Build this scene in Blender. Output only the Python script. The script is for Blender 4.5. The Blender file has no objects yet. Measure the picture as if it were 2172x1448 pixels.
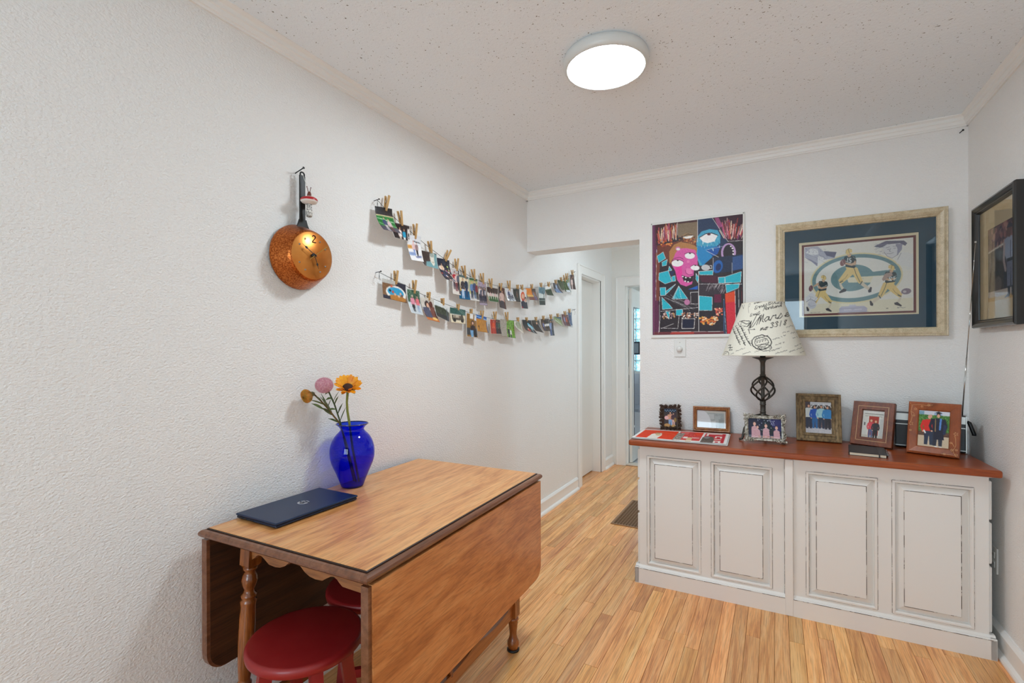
import bpy, bmesh, math, random
import numpy as np
from mathutils import Vector, Matrix, Euler
random.seed(7)
scene = bpy.context.scene
C = bpy.context.collection
PI = math.pi
# ------------------------------------------------------------------ camera
cam_d = bpy.data.cameras.new('camera'); cam = bpy.data.objects.new('camera', cam_d); C.objects.link(cam)
YAW, ROLL = 0.5026, -0.0033
fw = Vector((-math.sin(YAW), math.cos(YAW), 0)); r0 = Vector((math.cos(YAW), math.sin(YAW), 0)); u0 = Vector((0, 0, 1))
rt = r0*math.cos(ROLL) + u0*math.sin(ROLL); up = rt.cross(fw)
M4 = Matrix((rt, up, -fw)).transposed().to_4x4(); M4.translation = (1.607, 0.0, 1.296)
cam.matrix_world = M4
cam_d.sensor_width = 36; cam_d.lens = 1014.83*36/2172; cam_d.shift_y = 15.47/2172; cam_d.clip_start = .05
scene.camera = cam
# ------------------------------------------------------------------ world, light, exposure
world = bpy.data.worlds.new('daylight'); scene.world = world; world.use_nodes = True
wn = world.node_tree.nodes; wn['Background'].inputs[0].default_value = (0.78, 0.90, 1.0, 1); wn['Background'].inputs[1].default_value = 3.5
scene.view_settings.view_transform = 'Standard'; scene.view_settings.look = 'None'
scene.view_settings.gamma = 1; scene.view_settings.use_curve_mapping = False
scene.view_settings.exposure = 1.40
LAMP_STRENGTH = 31.0
scene.cycles.max_bounces = 12; scene.cycles.diffuse_bounces = 8; scene.cycles.transparent_max_bounces = 16
scene.cycles.sample_clamp_indirect = 6.0; scene.cycles.caustics_reflective = False; scene.cycles.caustics_refractive = False
# ------------------------------------------------------------------ helpers
def lin(c):
    c = c/255.0
    return c/12.92 if c <= .04045 else ((c+.055)/1.055)**2.4
def rgb(*c): return (lin(c[0]), lin(c[1]), lin(c[2]), 1)
class NT:
    def __init__(s, name):
        s.m = bpy.data.materials.new(name); s.m.use_nodes = True; s.t = s.m.node_tree; s.n = s.t.nodes; s.b = s.n['Principled BSDF']
    def N(s, typ, **kw):
        n = s.n.new(typ)
        for k, v in kw.items():
            if k in n.inputs: n.inputs[k].default_value = v
            else: setattr(n, k, v)
        return n
    def L(s, a, b): s.t.links.new(a, b)
def mat(name, col, rough=.5, metal=0, coat=0, bump=None, spec=.5, emis=0, var=0, sheen=0):
    """plain procedural material: noise-varied colour and optional noise bump (scale, strength, detail)"""
    k = NT(name); b = k.b
    b.inputs['Base Color'].default_value = rgb(*col); b.inputs['Roughness'].default_value = rough; b.inputs['Metallic'].default_value = metal
    b.inputs['Coat Weight'].default_value = coat; b.inputs['Coat Roughness'].default_value = .05; b.inputs['Specular IOR Level'].default_value = spec
    tc = k.N('ShaderNodeTexCoord')
    if var:
        no = k.N('ShaderNodeTexNoise', Scale=var[0], Detail=5.0); k.L(tc.outputs['Object'], no.inputs['Vector'])
        mx = k.N('ShaderNodeMix', data_type='RGBA'); mx.inputs[6].default_value = rgb(*col); mx.inputs[7].default_value = rgb(*var[1])
        rp = k.N('ShaderNodeValToRGB'); rp.color_ramp.elements[0].position = .4; rp.color_ramp.elements[1].position = .62
        k.L(no.outputs['Fac'], rp.inputs['Fac']); k.L(rp.outputs['Color'], mx.inputs[0]); k.L(mx.outputs[2], b.inputs['Base Color'])
    if bump:
        no = k.N('ShaderNodeTexNoise', Scale=bump[0], Detail=bump[2] if len(bump) > 2 else 3.0); k.L(tc.outputs['Object'], no.inputs['Vector'])
        bp = k.N('ShaderNodeBump', Strength=bump[1], Distance=.002); k.L(no.outputs['Fac'], bp.inputs['Height']); k.L(bp.outputs['Normal'], b.inputs['Normal'])
    if emis:
        b.inputs['Emission Color'].default_value = (.82, .93, 1, 1); b.inputs['Emission Strength'].default_value = emis
    return k.m
def wood(name, c1, c2, c3, stretch=(18, 1.2, 18), scale=2.2, rough=.35, coat=.15, rnd=None, fine=.35, bump=.15):
    """grain streaks along local y (stretch small on that axis); rnd = 'object' or 'island' shifts tone and grain per piece"""
    k = NT(name); b = k.b; tc = k.N('ShaderNodeTexCoord'); mp = k.N('ShaderNodeMapping'); mp.inputs['Scale'].default_value = stretch
    src = tc.outputs['Object']
    if rnd:
        if rnd == 'object': ri = k.N('ShaderNodeObjectInfo').outputs['Random']
        else: ri = k.N('ShaderNodeNewGeometry').outputs['Random Per Island']
        mu = k.N('ShaderNodeMath', operation='MULTIPLY'); mu.inputs[1].default_value = 57.0; k.L(ri, mu.inputs[0])
        cx = k.N('ShaderNodeCombineXYZ'); k.L(mu.outputs[0], cx.inputs[0]); k.L(mu.outputs[0], cx.inputs[2]); k.L(mu.outputs[0], cx.inputs[1])
        ad = k.N('ShaderNodeVectorMath', operation='ADD'); k.L(src, ad.inputs[0]); k.L(cx.outputs[0], ad.inputs[1]); src = ad.outputs[0]
    k.L(src, mp.inputs['Vector'])
    n1 = k.N('ShaderNodeTexNoise', Scale=scale, Detail=6.0, Roughness=.62, Distortion=.8); k.L(mp.outputs[0], n1.inputs['Vector'])
    r1 = k.N('ShaderNodeValToRGB'); e = r1.color_ramp.elements; e[0].position = .3; e[0].color = rgb(*c1); e[1].position = .72; e[1].color = rgb(*c3)
    m_ = r1.color_ramp.elements.new(.5); m_.color = rgb(*c2); k.L(n1.outputs['Fac'], r1.inputs['Fac'])
    mp2 = k.N('ShaderNodeMapping'); mp2.inputs['Scale'].default_value = tuple(q*5 if q > 5 else q*2.5 for q in stretch); k.L(src, mp2.inputs['Vector'])
    n2 = k.N('ShaderNodeTexNoise', Scale=scale*2, Detail=4.0); k.L(mp2.outputs[0], n2.inputs['Vector'])
    r2 = k.N('ShaderNodeValToRGB'); r2.color_ramp.elements[0].position = .34; r2.color_ramp.elements[1].position = .55
    r2.color_ramp.elements[0].color = rgb(*[int(q*.62) for q in c1]); r2.color_ramp.elements[1].color = (1, 1, 1, 1); k.L(n2.outputs['Fac'], r2.inputs['Fac'])
    mx = k.N('ShaderNodeMix', data_type='RGBA', blend_type='MULTIPLY'); mx.inputs[0].default_value = fine; k.L(r1.outputs[0], mx.inputs[6]); k.L(r2.outputs[0], mx.inputs[7])
    out = mx.outputs[2]
    if rnd:
        hs = k.N('ShaderNodeHueSaturation'); mr = k.N('ShaderNodeMapRange'); mr.inputs['To Min'].default_value = .78; mr.inputs['To Max'].default_value = 1.15
        k.L(ri, mr.inputs['Value']); k.L(mr.outputs[0], hs.inputs['Value']); k.L(out, hs.inputs['Color'])
        m2 = k.N('ShaderNodeMath', operation='FRACT'); m3 = k.N('ShaderNodeMath', operation='MULTIPLY'); m3.inputs[1].default_value = 13.7
        k.L(ri, m3.inputs[0]); k.L(m3.outputs[0], m2.inputs[0])
        mh = k.N('ShaderNodeMapRange'); mh.inputs['To Min'].default_value = .489; mh.inputs['To Max'].default_value = .502; k.L(m2.outputs[0], mh.inputs['Value']); k.L(mh.outputs[0], hs.inputs['Hue'])
        out = hs.outputs[0]
    k.L(out, b.inputs['Base Color']); b.inputs['Roughness'].default_value = rough; b.inputs['Coat Weight'].default_value = coat; b.inputs['Coat Roughness'].default_value = .12
    if bump:
        bp = k.N('ShaderNodeBump', Strength=bump, Distance=.001); k.L(n2.outputs['Fac'], bp.inputs['Height']); k.L(bp.outputs['Normal'], b.inputs['Normal'])
    return k.m
def fresnel(k, ior):
    """the same reflectance on both sides of a thin sheet"""
    g = k.N('ShaderNodeNewGeometry'); mr = k.N('ShaderNodeMapRange'); mr.inputs['To Min'].default_value = ior; mr.inputs['To Max'].default_value = 1/ior
    fr = k.N('ShaderNodeFresnel'); k.L(g.outputs['Backfacing'], mr.inputs['Value']); k.L(mr.outputs[0], fr.inputs['IOR']); return fr
def glasspane(name, tint=(255, 255, 255), rough=.0, ior=1.5, diff=0):
    k = NT(name); t = k.N('ShaderNodeBsdfTransparent'); t.inputs[0].default_value = rgb(*tint); g = k.N('ShaderNodeBsdfGlossy', Roughness=rough)
    fr = fresnel(k, ior); mx = k.N('ShaderNodeMixShader'); k.L(fr.outputs[0], mx.inputs[0]); k.L(t.outputs[0], mx.inputs[1]); k.L(g.outputs[0], mx.inputs[2])
    o = mx.outputs[0]
    if diff:
        d = k.N('ShaderNodeBsdfTranslucent'); d.inputs[0].default_value = rgb(*tint); m2 = k.N('ShaderNodeMixShader'); m2.inputs[0].default_value = diff
        k.L(o, m2.inputs[1]); k.L(d.outputs[0], m2.inputs[2]); o = m2.outputs[0]
    k.n.remove(k.b); k.L(o, k.n['Material Output'].inputs[0]); return k.m
def link(o, parent=None):
    C.objects.link(o)
    if parent is not None: o.parent = parent
    return o
def tag(o, label=None, cat=None, group=None, kind=None):
    if label: o['label'] = label
    if cat: o['category'] = cat
    if group: o['group'] = group
    if kind: o['kind'] = kind
    return o
def thing(name, label, cat, loc=(0, 0, 0), rot=(0, 0, 0), group=None):
    o = bpy.data.objects.new(name, None); link(o); o.location = loc; o.rotation_euler = rot if not isinstance(rot, (int, float)) else (0, 0, rot)
    o.empty_display_size = .05
    return tag(o, label, cat, group)
def obj(name, V, F, m, parent=None, loc=None, rot=None, smooth=False):
    me = bpy.data.meshes.new(name); me.from_pydata([tuple(v) for v in V], [], F); me.update()
    if isinstance(m, (list, tuple)):
        for q in m: me.materials.append(q)
    else: me.materials.append(m)
    if smooth: me.polygons.foreach_set('use_smooth', [True]*len(me.polygons))
    o = bpy.data.objects.new(name, me); link(o, parent)
    if loc: o.location = loc
    if rot: o.rotation_euler = rot
    return o
def fobj(name, G, m, parent=None, **kw): return obj(name, G[0], G[1], m, parent, **kw)
def inst(name, me, parent=None, loc=None, rot=None, scale=None):
    o = bpy.data.objects.new(name, me); link(o, parent)
    if loc: o.location = loc
    if rot: o.rotation_euler = rot
    if scale: o.scale = scale
    return o
def join(*Gs):
    V = []; F = []
    for g in Gs:
        n = len(V); V += [tuple(v) for v in g[0]]; F += [tuple(i+n for i in f) for f in g[1]]
    return V, F
def xf(G, M): return [tuple(M @ Vector(v)) for v in G[0]], G[1]
def mv(G, d): return [(v[0]+d[0], v[1]+d[1], v[2]+d[2]) for v in G[0]], G[1]
def box(x0, x1, y0, y1, z0, z1, bev=0, seg=1):
    V = [(x, y, z) for x in (x0, x1) for y in (y0, y1) for z in (z0, z1)]
    F = [(0, 1, 3, 2), (4, 6, 7, 5), (0, 4, 5, 1), (2, 3, 7, 6), (0, 2, 6, 4), (1, 5, 7, 3)]
    if not bev: return V, F
    bm = bmesh.new(); vs = [bm.verts.new(v) for v in V]; [bm.faces.new([vs[i] for i in f]) for f in F]
    bmesh.ops.bevel(bm, geom=bm.edges[:]+bm.verts[:], offset=bev, segments=seg, profile=.5, affect='EDGES')
    bm.verts.index_update(); r = ([tuple(v.co) for v in bm.verts], [tuple(v.index for v in f.verts) for f in bm.faces]); bm.free(); return r
def lathe(prof, seg=24, cap=True):
    V = []; F = []; n = len(prof)
    for j in range(seg):
        a = 2*PI*j/seg
        for r, z in prof: V.append((r*math.cos(a), r*math.sin(a), z))
    for j in range(seg):
        k = (j+1) % seg
        for i in range(n-1): F.append((j*n+i, k*n+i, k*n+i+1, j*n+i+1))
    if cap:
        if prof[0][0] > 1e-6: F.append(tuple(j*n for j in reversed(range(seg))))
        if prof[-1][0] > 1e-6: F.append(tuple(j*n+n-1 for j in range(seg)))
    return V, F
def tube(pts, rad, seg=8, cap=True):
    pts = [Vector(p) for p in pts]; n = len(pts); V = []; F = []
    if isinstance(rad, (int, float)): rad = [rad]*n
    t0 = (pts[1]-pts[0]).normalized(); a = Vector((0, 0, 1)) if abs(t0.z) < .9 else Vector((1, 0, 0)); nrm = t0.cross(a).normalized()
    for i, p in enumerate(pts):
        t = (pts[min(i+1, n-1)]-pts[max(i-1, 0)]).normalized(); nrm = (nrm - t*nrm.dot(t)).normalized(); bi = t.cross(nrm)
        for j in range(seg):
            q = 2*PI*j/seg; V.append(tuple(p + (nrm*math.cos(q)+bi*math.sin(q))*rad[i]))
    for i in range(n-1):
        for j in range(seg):
            k = (j+1) % seg; F.append((i*seg+j, i*seg+k, (i+1)*seg+k, (i+1)*seg+j))
    if cap: F.append(tuple(reversed(range(seg)))); F.append(tuple((n-1)*seg+j for j in range(seg)))
    return V, F
def prism(outline, d0, d1, ax='y'):
    """outline of 2D points extruded between d0 and d1; ax = extrusion axis. (u,v) -> y:(u,.,v) x:(.,u,v) z:(u,v,.)"""
    n = len(outline)
    def P(u, v, d): return (u, d, v) if ax == 'y' else ((d, u, v) if ax == 'x' else (u, v, d))
    V = [P(u, v, d0) for u, v in outline]+[P(u, v, d1) for u, v in outline]
    F = [tuple(range(n)), tuple(range(2*n-1, n-1, -1))]+[(i, i+n, (i+1) % n+n, (i+1) % n) for i in range(n)]
    return V, F
def strip(pts, w, d0, d1, ax='z'):
    """flat stroke of width w along 2D points, as short boxes"""
    out = []
    for (a, b), (c, d) in zip(pts[:-1], pts[1:]):
        L_ = math.hypot(c-a, d-b) or 1e-6; nx, ny = -(d-b)/L_*w/2, (c-a)/L_*w/2; ex, ey = (c-a)/L_*w*.35, (d-b)/L_*w*.35
        out.append(prism([(a+nx-ex, b+ny-ey), (a-nx-ex, b-ny-ey), (c-nx+ex, d-ny+ey), (c+nx+ex, d+ny+ey)], d0, d1, ax))
    return join(*out)
def rings(W, H, prof, cx=0, cz=0, close_front=False, close_back=False):
    """rectangular loops; prof = [(inset, y)], front is -y"""
    V = []; F = []
    for ins, y in prof:
        V += [(cx-W/2+ins, y, cz-H/2+ins), (cx+W/2-ins, y, cz-H/2+ins), (cx+W/2-ins, y, cz+H/2-ins), (cx-W/2+ins, y, cz+H/2-ins)]
    for i in range(len(prof)-1):
        for j in range(4): k = (j+1) % 4; F.append((i*4+j, i*4+k, i*4+4+k, i*4+4+j))
    n = len(prof)-1
    if close_front: F.append((n*4, n*4+1, n*4+2, n*4+3))
    if close_back: F.append((3, 2, 1, 0))
    return V, F
def sph(cx, cy, cz, r, seg=12, rr=8, s=(1, 1, 1)):
    pr = [(max(1e-5, r*math.sin(PI*i/rr)), -r*math.cos(PI*i/rr)) for i in range(rr+1)]
    V, F = lathe(pr, seg, False); return [(cx+v[0]*s[0], cy+v[1]*s[1], cz+v[2]*s[2]) for v in V], F
# ------------------------------------------------------------------ flat print: a raster painted in code, stored as colours on a fine grid
class Cv:
    def __init__(s, w, h, bg=(255, 255, 255)):
        s.w, s.h, s.S = w, h, 2; s.W, s.H = w*2, h*2; s.a = np.empty((s.H, s.W, 3)); s.a[:] = bg; s.rs = np.random.RandomState(w*7+h)
    def _bb(s, u0, v0, u1, v1):
        x0 = max(0, int(u0*s.W)-1); x1 = min(s.W, int(u1*s.W)+2); y0 = max(0, int(v0*s.H)-1); y1 = min(s.H, int(v1*s.H)+2)
        if x1 <= x0 or y1 <= y0: return None
        X, Y = np.meshgrid((np.arange(x0, x1)+.5)/s.W, (np.arange(y0, y1)+.5)/s.H); return x0, x1, y0, y1, X, Y
    def _put(s, b, m, col, al=1):
        r = s.a[b[2]:b[3], b[0]:b[1]]; r[m] = r[m]*(1-al)+np.array(col)*al
    def rect(s, u0, v0, u1, v1, col, al=1):
        b = s._bb(u0, v0, u1, v1)
        if b: s._put(b, (b[4] >= u0) & (b[4] <= u1) & (b[5] >= v0) & (b[5] <= v1), col, al)
        return s
    def ell(s, cu, cv, ru, rv, col, al=1, rot=0):
        R_ = max(ru, rv)*1.05; b = s._bb(cu-R_, cv-R_, cu+R_, cv+R_)
        if not b: return s
        dx, dy = b[4]-cu, b[5]-cv; c_, s_ = math.cos(rot), math.sin(rot); s._put(b, ((dx*c_+dy*s_)/ru)**2+((-dx*s_+dy*c_)/rv)**2 <= 1, col, al); return s
    def poly(s, P, col, al=1):
        us = [p[0] for p in P]; vs = [p[1] for p in P]; b = s._bb(min(us), min(vs), max(us), max(vs))
        if not b: return s
        X, Y = b[4], b[5]; m = np.zeros(X.shape, bool)
        for (ax, ay), (bx, by) in zip(P, P[1:]+P[:1]):
            if ay == by: continue
            m ^= ((ay > Y) != (by > Y)) & (X < (bx-ax)*(Y-ay)/(by-ay)+ax)
        s._put(b, m, col, al); return s
    def line(s, P, w, col, al=1):
        asp = s.H/s.W
        for (ax, ay), (bx, by) in zip(P[:-1], P[1:]):
            b = s._bb(min(ax, bx)-w, min(ay, by)-w/asp, max(ax, bx)+w, max(ay, by)+w/asp)
            if not b: continue
            X, Y = b[4], b[5]*asp; dx, dy = bx-ax, (by-ay)*asp; L2 = dx*dx+dy*dy+1e-12
            t = np.clip(((X-ax)*dx+(Y-ay*asp)*dy)/L2, 0, 1); s._put(b, (X-ax-t*dx)**2+(Y-ay*asp-t*dy)**2 <= (w/2)**2, col, al)
        return s
    def noise(s, amp=20, cell=4, box=(0, 0, 1, 1), mono=True):
        x0, y0, x1, y1 = int(box[0]*s.W), int(box[1]*s.H), int(box[2]*s.W), int(box[3]*s.H)
        hh, ww = max(1, (y1-y0)//cell+1), max(1, (x1-x0)//cell+1); n = s.rs.uniform(-1, 1, (hh, ww, 1 if mono else 3))
        n = np.repeat(np.repeat(n, cell, 0), cell, 1)[:y1-y0, :x1-x0]; s.a[y0:y1, x0:x1] += n*amp; return s
    def vgrad(s, v0, v1, c0, c1, u0=0, u1=1):
        y0, y1 = int(v0*s.H), int(v1*s.H); t = np.linspace(0, 1, max(1, y1-y0))[:, None, None]
        s.a[y0:y1, int(u0*s.W):int(u1*s.W)] = np.array(c0)*(1-t)+np.array(c1)*t; return s
    def man(s, cu, v0, v1, shirt, pants=(40, 40, 60), hair=(60, 40, 30), skin=(222, 170, 140), w=.5, skirt=False):
        """a small standing figure in a print: head, hair, torso, arms, legs"""
        H = v1-v0; asp = s.H/s.W; hw = H*asp*w*.24; r = H*.065
        s.poly([(cu-hw*.75, v0+H*.5), (cu+hw*.75, v0+H*.5), (cu+hw*.72, v1-H*.02), (cu+hw*.18, v1-H*.02), (cu, v0+H*.62), (cu-hw*.18, v1-H*.02), (cu-hw*.72, v1-H*.02)], pants)
        if skirt: s.poly([(cu-hw*.7, v0+H*.45), (cu+hw*.7, v0+H*.45), (cu+hw, v0+H*.72), (cu-hw, v0+H*.72)], pants)
        s.poly([(cu-hw*.5, v0+H*.15), (cu+hw*.5, v0+H*.15), (cu+hw, v0+H*.2), (cu+hw*.8, v0+H*.53), (cu-hw*.8, v0+H*.53), (cu-hw, v0+H*.2)], shirt)
        for q in (-1, 1):
            s.line([(cu+q*hw*.95, v0+H*.21), (cu+q*hw*1.25, v0+H*.4), (cu+q*hw*.95, v0+H*.54)], hw*.42, shirt); s.ell(cu+q*hw*.95, v0+H*.55, r*asp*.4, r*.4, skin)
        s.ell(cu, v0+r*.95, r*asp*.82, r*1.02, hair); s.ell(cu, v0+r*1.25, r*asp*.64, r*.85, skin)
        return s
    def out(s):
        a = np.clip(s.a, 0, 255).reshape(s.h, 2, s.w, 2, 3).mean((1, 3))/255.0
        return np.where(a <= .04045, a/12.92, ((a+.055)/1.055)**2.4)
def gridprint(name, cv, fn, m, parent=None, back=None, **kw):
    """fn(u,v) arrays (v down) -> x,y,z arrays; one vertex per raster sample"""
    A = cv.out(); h, w = A.shape[:2]; U, Vv = np.meshgrid(np.linspace(0, 1, w), np.linspace(0, 1, h))
    X, Y, Z = fn(U, Vv); X, Y, Z = [np.broadcast_to(q, U.shape).ravel() for q in (X, Y, Z)]
    co = np.stack([X, Y, Z], 1); i = np.arange(h*w).reshape(h, w); q = np.stack([i[:-1, :-1], i[1:, :-1], i[1:, 1:], i[:-1, 1:]], -1).reshape(-1, 4)
    col = np.ones((h*w, 4)); col[:, :3] = A.reshape(-1, 3)
    if back is not None:      # a paper-thick second side in white
        off = np.array(back); co = np.concatenate([co, co+off]); cb = np.ones((h*w, 4)); cb[:, :3] = .75; col = np.concatenate([col, cb]); n = h*w
        q2 = q[:, ::-1]+n; e = np.concatenate([i[0, :], i[1:, -1], i[-1, -2::-1], i[-2:0:-1, 0]]); e2 = np.roll(e, -1)
        q = np.concatenate([q, q2, np.stack([e, e2, e2+n, e+n], 1)])
    me = bpy.data.meshes.new(name); me.from_pydata(co.tolist(), [], q.tolist()); me.update()
    at = me.color_attributes.new('Col', 'FLOAT_COLOR', 'POINT'); at.data.foreach_set('color', col.ravel().astype(np.float32))
    me.materials.append(m); me.polygons.foreach_set('use_smooth', [True]*len(me.polygons))
    o = bpy.data.objects.new(name, me); link(o, parent)
    for k_, v_ in kw.items(): setattr(o, k_, v_)
    return o
def printmat(name, rough=.5, coat=0, spec=.3, trans=0):
    k = NT(name); a = k.N('ShaderNodeVertexColor', layer_name='Col'); k.L(a.outputs[0], k.b.inputs['Base Color'])
    k.b.inputs['Roughness'].default_value = rough; k.b.inputs['Coat Weight'].default_value = coat; k.b.inputs['Specular IOR Level'].default_value = spec
    return k.m
# ------------------------------------------------------------------ materials of the setting
def wallmat(name, col, sc=112, st=.82):
    k = NT(name); b = k.b; tc = k.N('ShaderNodeTexCoord'); b.inputs['Base Color'].default_value = rgb(*col); b.inputs['Roughness'].default_value = .62; b.inputs['Specular IOR Level'].default_value = .25
    mp = k.N('ShaderNodeMapping'); mp.inputs['Scale'].default_value = (1, 1, 1.5); k.L(tc.outputs['Object'], mp.inputs['Vector'])
    n1 = k.N('ShaderNodeTexNoise', Scale=sc, Detail=3.0, Roughness=.55, Distortion=.25); n2 = k.N('ShaderNodeTexNoise', Scale=sc*.18, Detail=2.0)
    k.L(mp.outputs[0], n1.inputs['Vector']); k.L(mp.outputs[0], n2.inputs['Vector'])
    ad = k.N('ShaderNodeMath', operation='MULTIPLY_ADD'); ad.inputs[1].default_value = .35; k.L(n2.outputs['Fac'], ad.inputs[0]); k.L(n1.outputs['Fac'], ad.inputs[2])
    bp = k.N('ShaderNodeBump', Strength=st, Distance=.005); k.L(ad.outputs[0], bp.inputs['Height']); k.L(bp.outputs['Normal'], b.inputs['Normal']); return k.m
M_WALL = wallmat('textured_white_wall', (238, 237, 235))
M_WALL2 = wallmat('hall_white_wall', (238, 237, 233), 90, .35)
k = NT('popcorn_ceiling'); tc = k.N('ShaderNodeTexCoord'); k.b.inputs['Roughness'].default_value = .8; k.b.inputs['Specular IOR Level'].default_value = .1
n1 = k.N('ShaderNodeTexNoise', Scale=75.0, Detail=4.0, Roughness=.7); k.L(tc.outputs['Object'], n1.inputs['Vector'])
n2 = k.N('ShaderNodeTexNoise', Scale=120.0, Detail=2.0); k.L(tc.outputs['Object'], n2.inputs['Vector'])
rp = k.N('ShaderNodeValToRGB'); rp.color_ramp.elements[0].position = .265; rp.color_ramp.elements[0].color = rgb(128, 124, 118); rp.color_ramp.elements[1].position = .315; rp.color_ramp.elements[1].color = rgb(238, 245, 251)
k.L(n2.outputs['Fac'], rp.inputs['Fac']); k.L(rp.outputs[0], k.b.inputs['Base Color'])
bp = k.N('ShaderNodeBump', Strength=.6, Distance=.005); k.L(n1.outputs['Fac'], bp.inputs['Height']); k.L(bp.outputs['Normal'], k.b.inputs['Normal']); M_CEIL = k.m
M_TRIM = mat('white_trim_paint', (238, 237, 234), .35)
M_DOOR = mat('white_door_paint', (226, 224, 219), .4)
OAK = ((208, 140, 74), (243, 182, 110), (251, 206, 142))
M_OAK = wood('oak_floor_board', *OAK, stretch=(14, .8, 14), scale=2.2, rough=.3, coat=.25, rnd='object', fine=.38, bump=.06)
M_OAKS = wood('oak_floor_board_far', *OAK, stretch=(14, .8, 14), scale=2.2, rough=.3, coat=.25, rnd='island', fine=.38, bump=.06)
M_GAP = mat('dark_floor_seam', (44, 26, 14), .7)
D, W, ZC, T = 3.162, 2.447, 2.445, .12
def struct(name, G, m, label=None): return tag(fobj(name, G, m), label, None, None, 'structure')
# ------------------------------------------------------------------ shell: dining room (the camera stands in it), hall, bathroom
floor = struct('floor', join(box(-1.0, 2.75, -2.5, 5.32, -.1, -.018)), M_GAP, 'honey oak strip floor running from the room into the hall')
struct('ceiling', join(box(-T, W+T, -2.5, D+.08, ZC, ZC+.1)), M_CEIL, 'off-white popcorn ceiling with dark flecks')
struct('ceiling_hall', box(-T, 2.75, D+.08, 5.35, ZC, ZC+.1), M_WALL2, 'smooth white ceiling of the hall')
struct('wall_left', join(box(-T, 0, -2.5, 4.267, 0, ZC), box(-T, 0, 4.85, 5.25, 0, ZC), box(-T, 0, 4.267, 4.85, 2.0, ZC), box(-.25, -T, 4.1, 5.0, 0, 2.2)), M_WALL, 'textured white wall with the photo strings')
struct('wall_back', join(box(.829, W+T, D, D+.151, 0, ZC), box(0, .829, D, D+.151, 2.011, ZC)), M_WALL, 'textured white wall behind the sideboard with the hall opening')
struct('wall_right', box(W, W+T, -2.5, D, 0, ZC), M_WALL, 'white wall with the black framed picture')
WX0, WX1, WZ0, WZ1 = .45, 2.05, .45, 2.08
struct('wall_front', join(box(-T, WX0, -2.5-T, -2.5, 0, ZC), box(WX1, W+T, -2.5-T, -2.5, 0, ZC), box(WX0, WX1, -2.5-T, -2.5, 0, WZ0), box(WX0, WX1, -2.5-T, -2.5, WZ1, ZC)), wallmat('darkened_greige_wall', (128, 120, 112)), 'greige wall behind the viewer, darkened to dim reflections, with the window')  # unseen wall, tone darkened so the picture glass reflects less white
def window(name, x0, x1, y, z0, z1, ax='y', label=None):
    def q(a0, a1, b0, b1, c0, c1): return box(a0, a1, b0, b1, c0, c1) if ax == 'y' else box(b0, b1, a0, a1, c0, c1)
    xm, zm = (x0+x1)/2, (z0+z1)/2
    w_ = struct(name, join(q(x0-.06, x0+.04, y-.03, y+.03, z0-.06, z1+.06), q(x1-.04, x1+.06, y-.03, y+.03, z0-.06, z1+.06), q(x0, x1, y-.03, y+.03, z0-.06, z0+.04), q(x0, x1, y-.03, y+.03, z1-.04, z1+.06), q(xm-.02, xm+.02, y-.02, y+.02, z0, z1), q(x0, x1, y-.02, y+.02, zm-.015, zm+.015)), M_TRIM, label)
    for a, b in ((x0+.03, xm-.01), (xm+.01, x1-.03)):
        for c_, d_ in ((z0+.03, zm-.008), (zm+.008, z1-.03)): fobj('pane', q(a, b, y-.003, y+.003, c_, d_), M_PANE, w_)
    return w_
M_PANE = glasspane('window_glass', (245, 250, 252))
window('window_1', WX0, WX1, -2.5-T/2, WZ0, WZ1, label='white framed window behind the viewer')
# hall
HX = 2.55
struct('wall_hall_back', join(box(-T, .155, 5.25, 5.37, 0, ZC), box(.90, HX+T, 5.25, 5.37, 0, ZC), box(.155, .90, 5.25, 5.37, 1.985, ZC)), M_WALL2, 'white wall at the end of the hall')
struct('wall_hall_right', join(box(HX, HX+T, D+.151, 3.9, 0, ZC), box(HX, HX+T, 4.7, 5.25, 0, ZC), box(HX, HX+T, 3.9, 4.7, 0, .9), box(HX, HX+T, 3.9, 4.7, 2.0, ZC)), M_WALL2, 'white wall closing the hall on the right')
window('window_2', 3.9, 4.7, HX+T/2, .9, 2.0, 'x', label='white framed window at the right end of the hall')
# bathroom
M_TILEG = mat('grey_tile_grout', (170, 172, 178), .7); M_TILE = mat('pale_glazed_tile', (206, 209, 218), .15)
struct('floor_bath', box(-.24, 1.7, 5.32, 7.1, -.1, 0), mat('pale_bath_floor', (196, 196, 200), .3), 'pale bathroom floor')
struct('ceiling_bath', box(-.24, 1.7, 5.35, 7.1, ZC, ZC+.1), M_WALL2, 'white bathroom ceiling')
struct('wall_bath_left', box(-.24, -.12, 5.37, 7.0, 0, ZC), M_WALL2, 'white left wall of the bathroom')
struct('wall_bath_right', box(1.58, 1.7, 5.37, 7.0, 0, ZC), M_WALL2, 'white right wall of the bathroom')
GX0, GX1, GZ0, GZ1 = .30, .90, .96, 1.88
wb = struct('wall_bath_back', join(box(-.24, GX0, 7.0, 7.12, 0, ZC), box(GX1, 1.7, 7.0, 7.12, 0, ZC), box(GX0, GX1, 7.0, 7.12, 0, GZ0), box(GX0, GX1, 7.0, 7.12, GZ1, ZC)), M_WALL2, 'bathroom wall with pale tiles under a glass block window')
tile = None
for r_ in range(6):
    for c_ in range(9):
        x0 = -.1+c_*.16+(.08 if r_ % 2 else 0); z0 = .93-(r_+1)*.152
        if tile is None: tile = fobj('tile', box(0, .157, -.008, 0, 0, .149, .002), M_TILE, wb); tile.location = (x0, 7.0, z0); tm = tile.data
        else: inst('tile', tm, wb, (x0, 7.0, z0))
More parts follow.
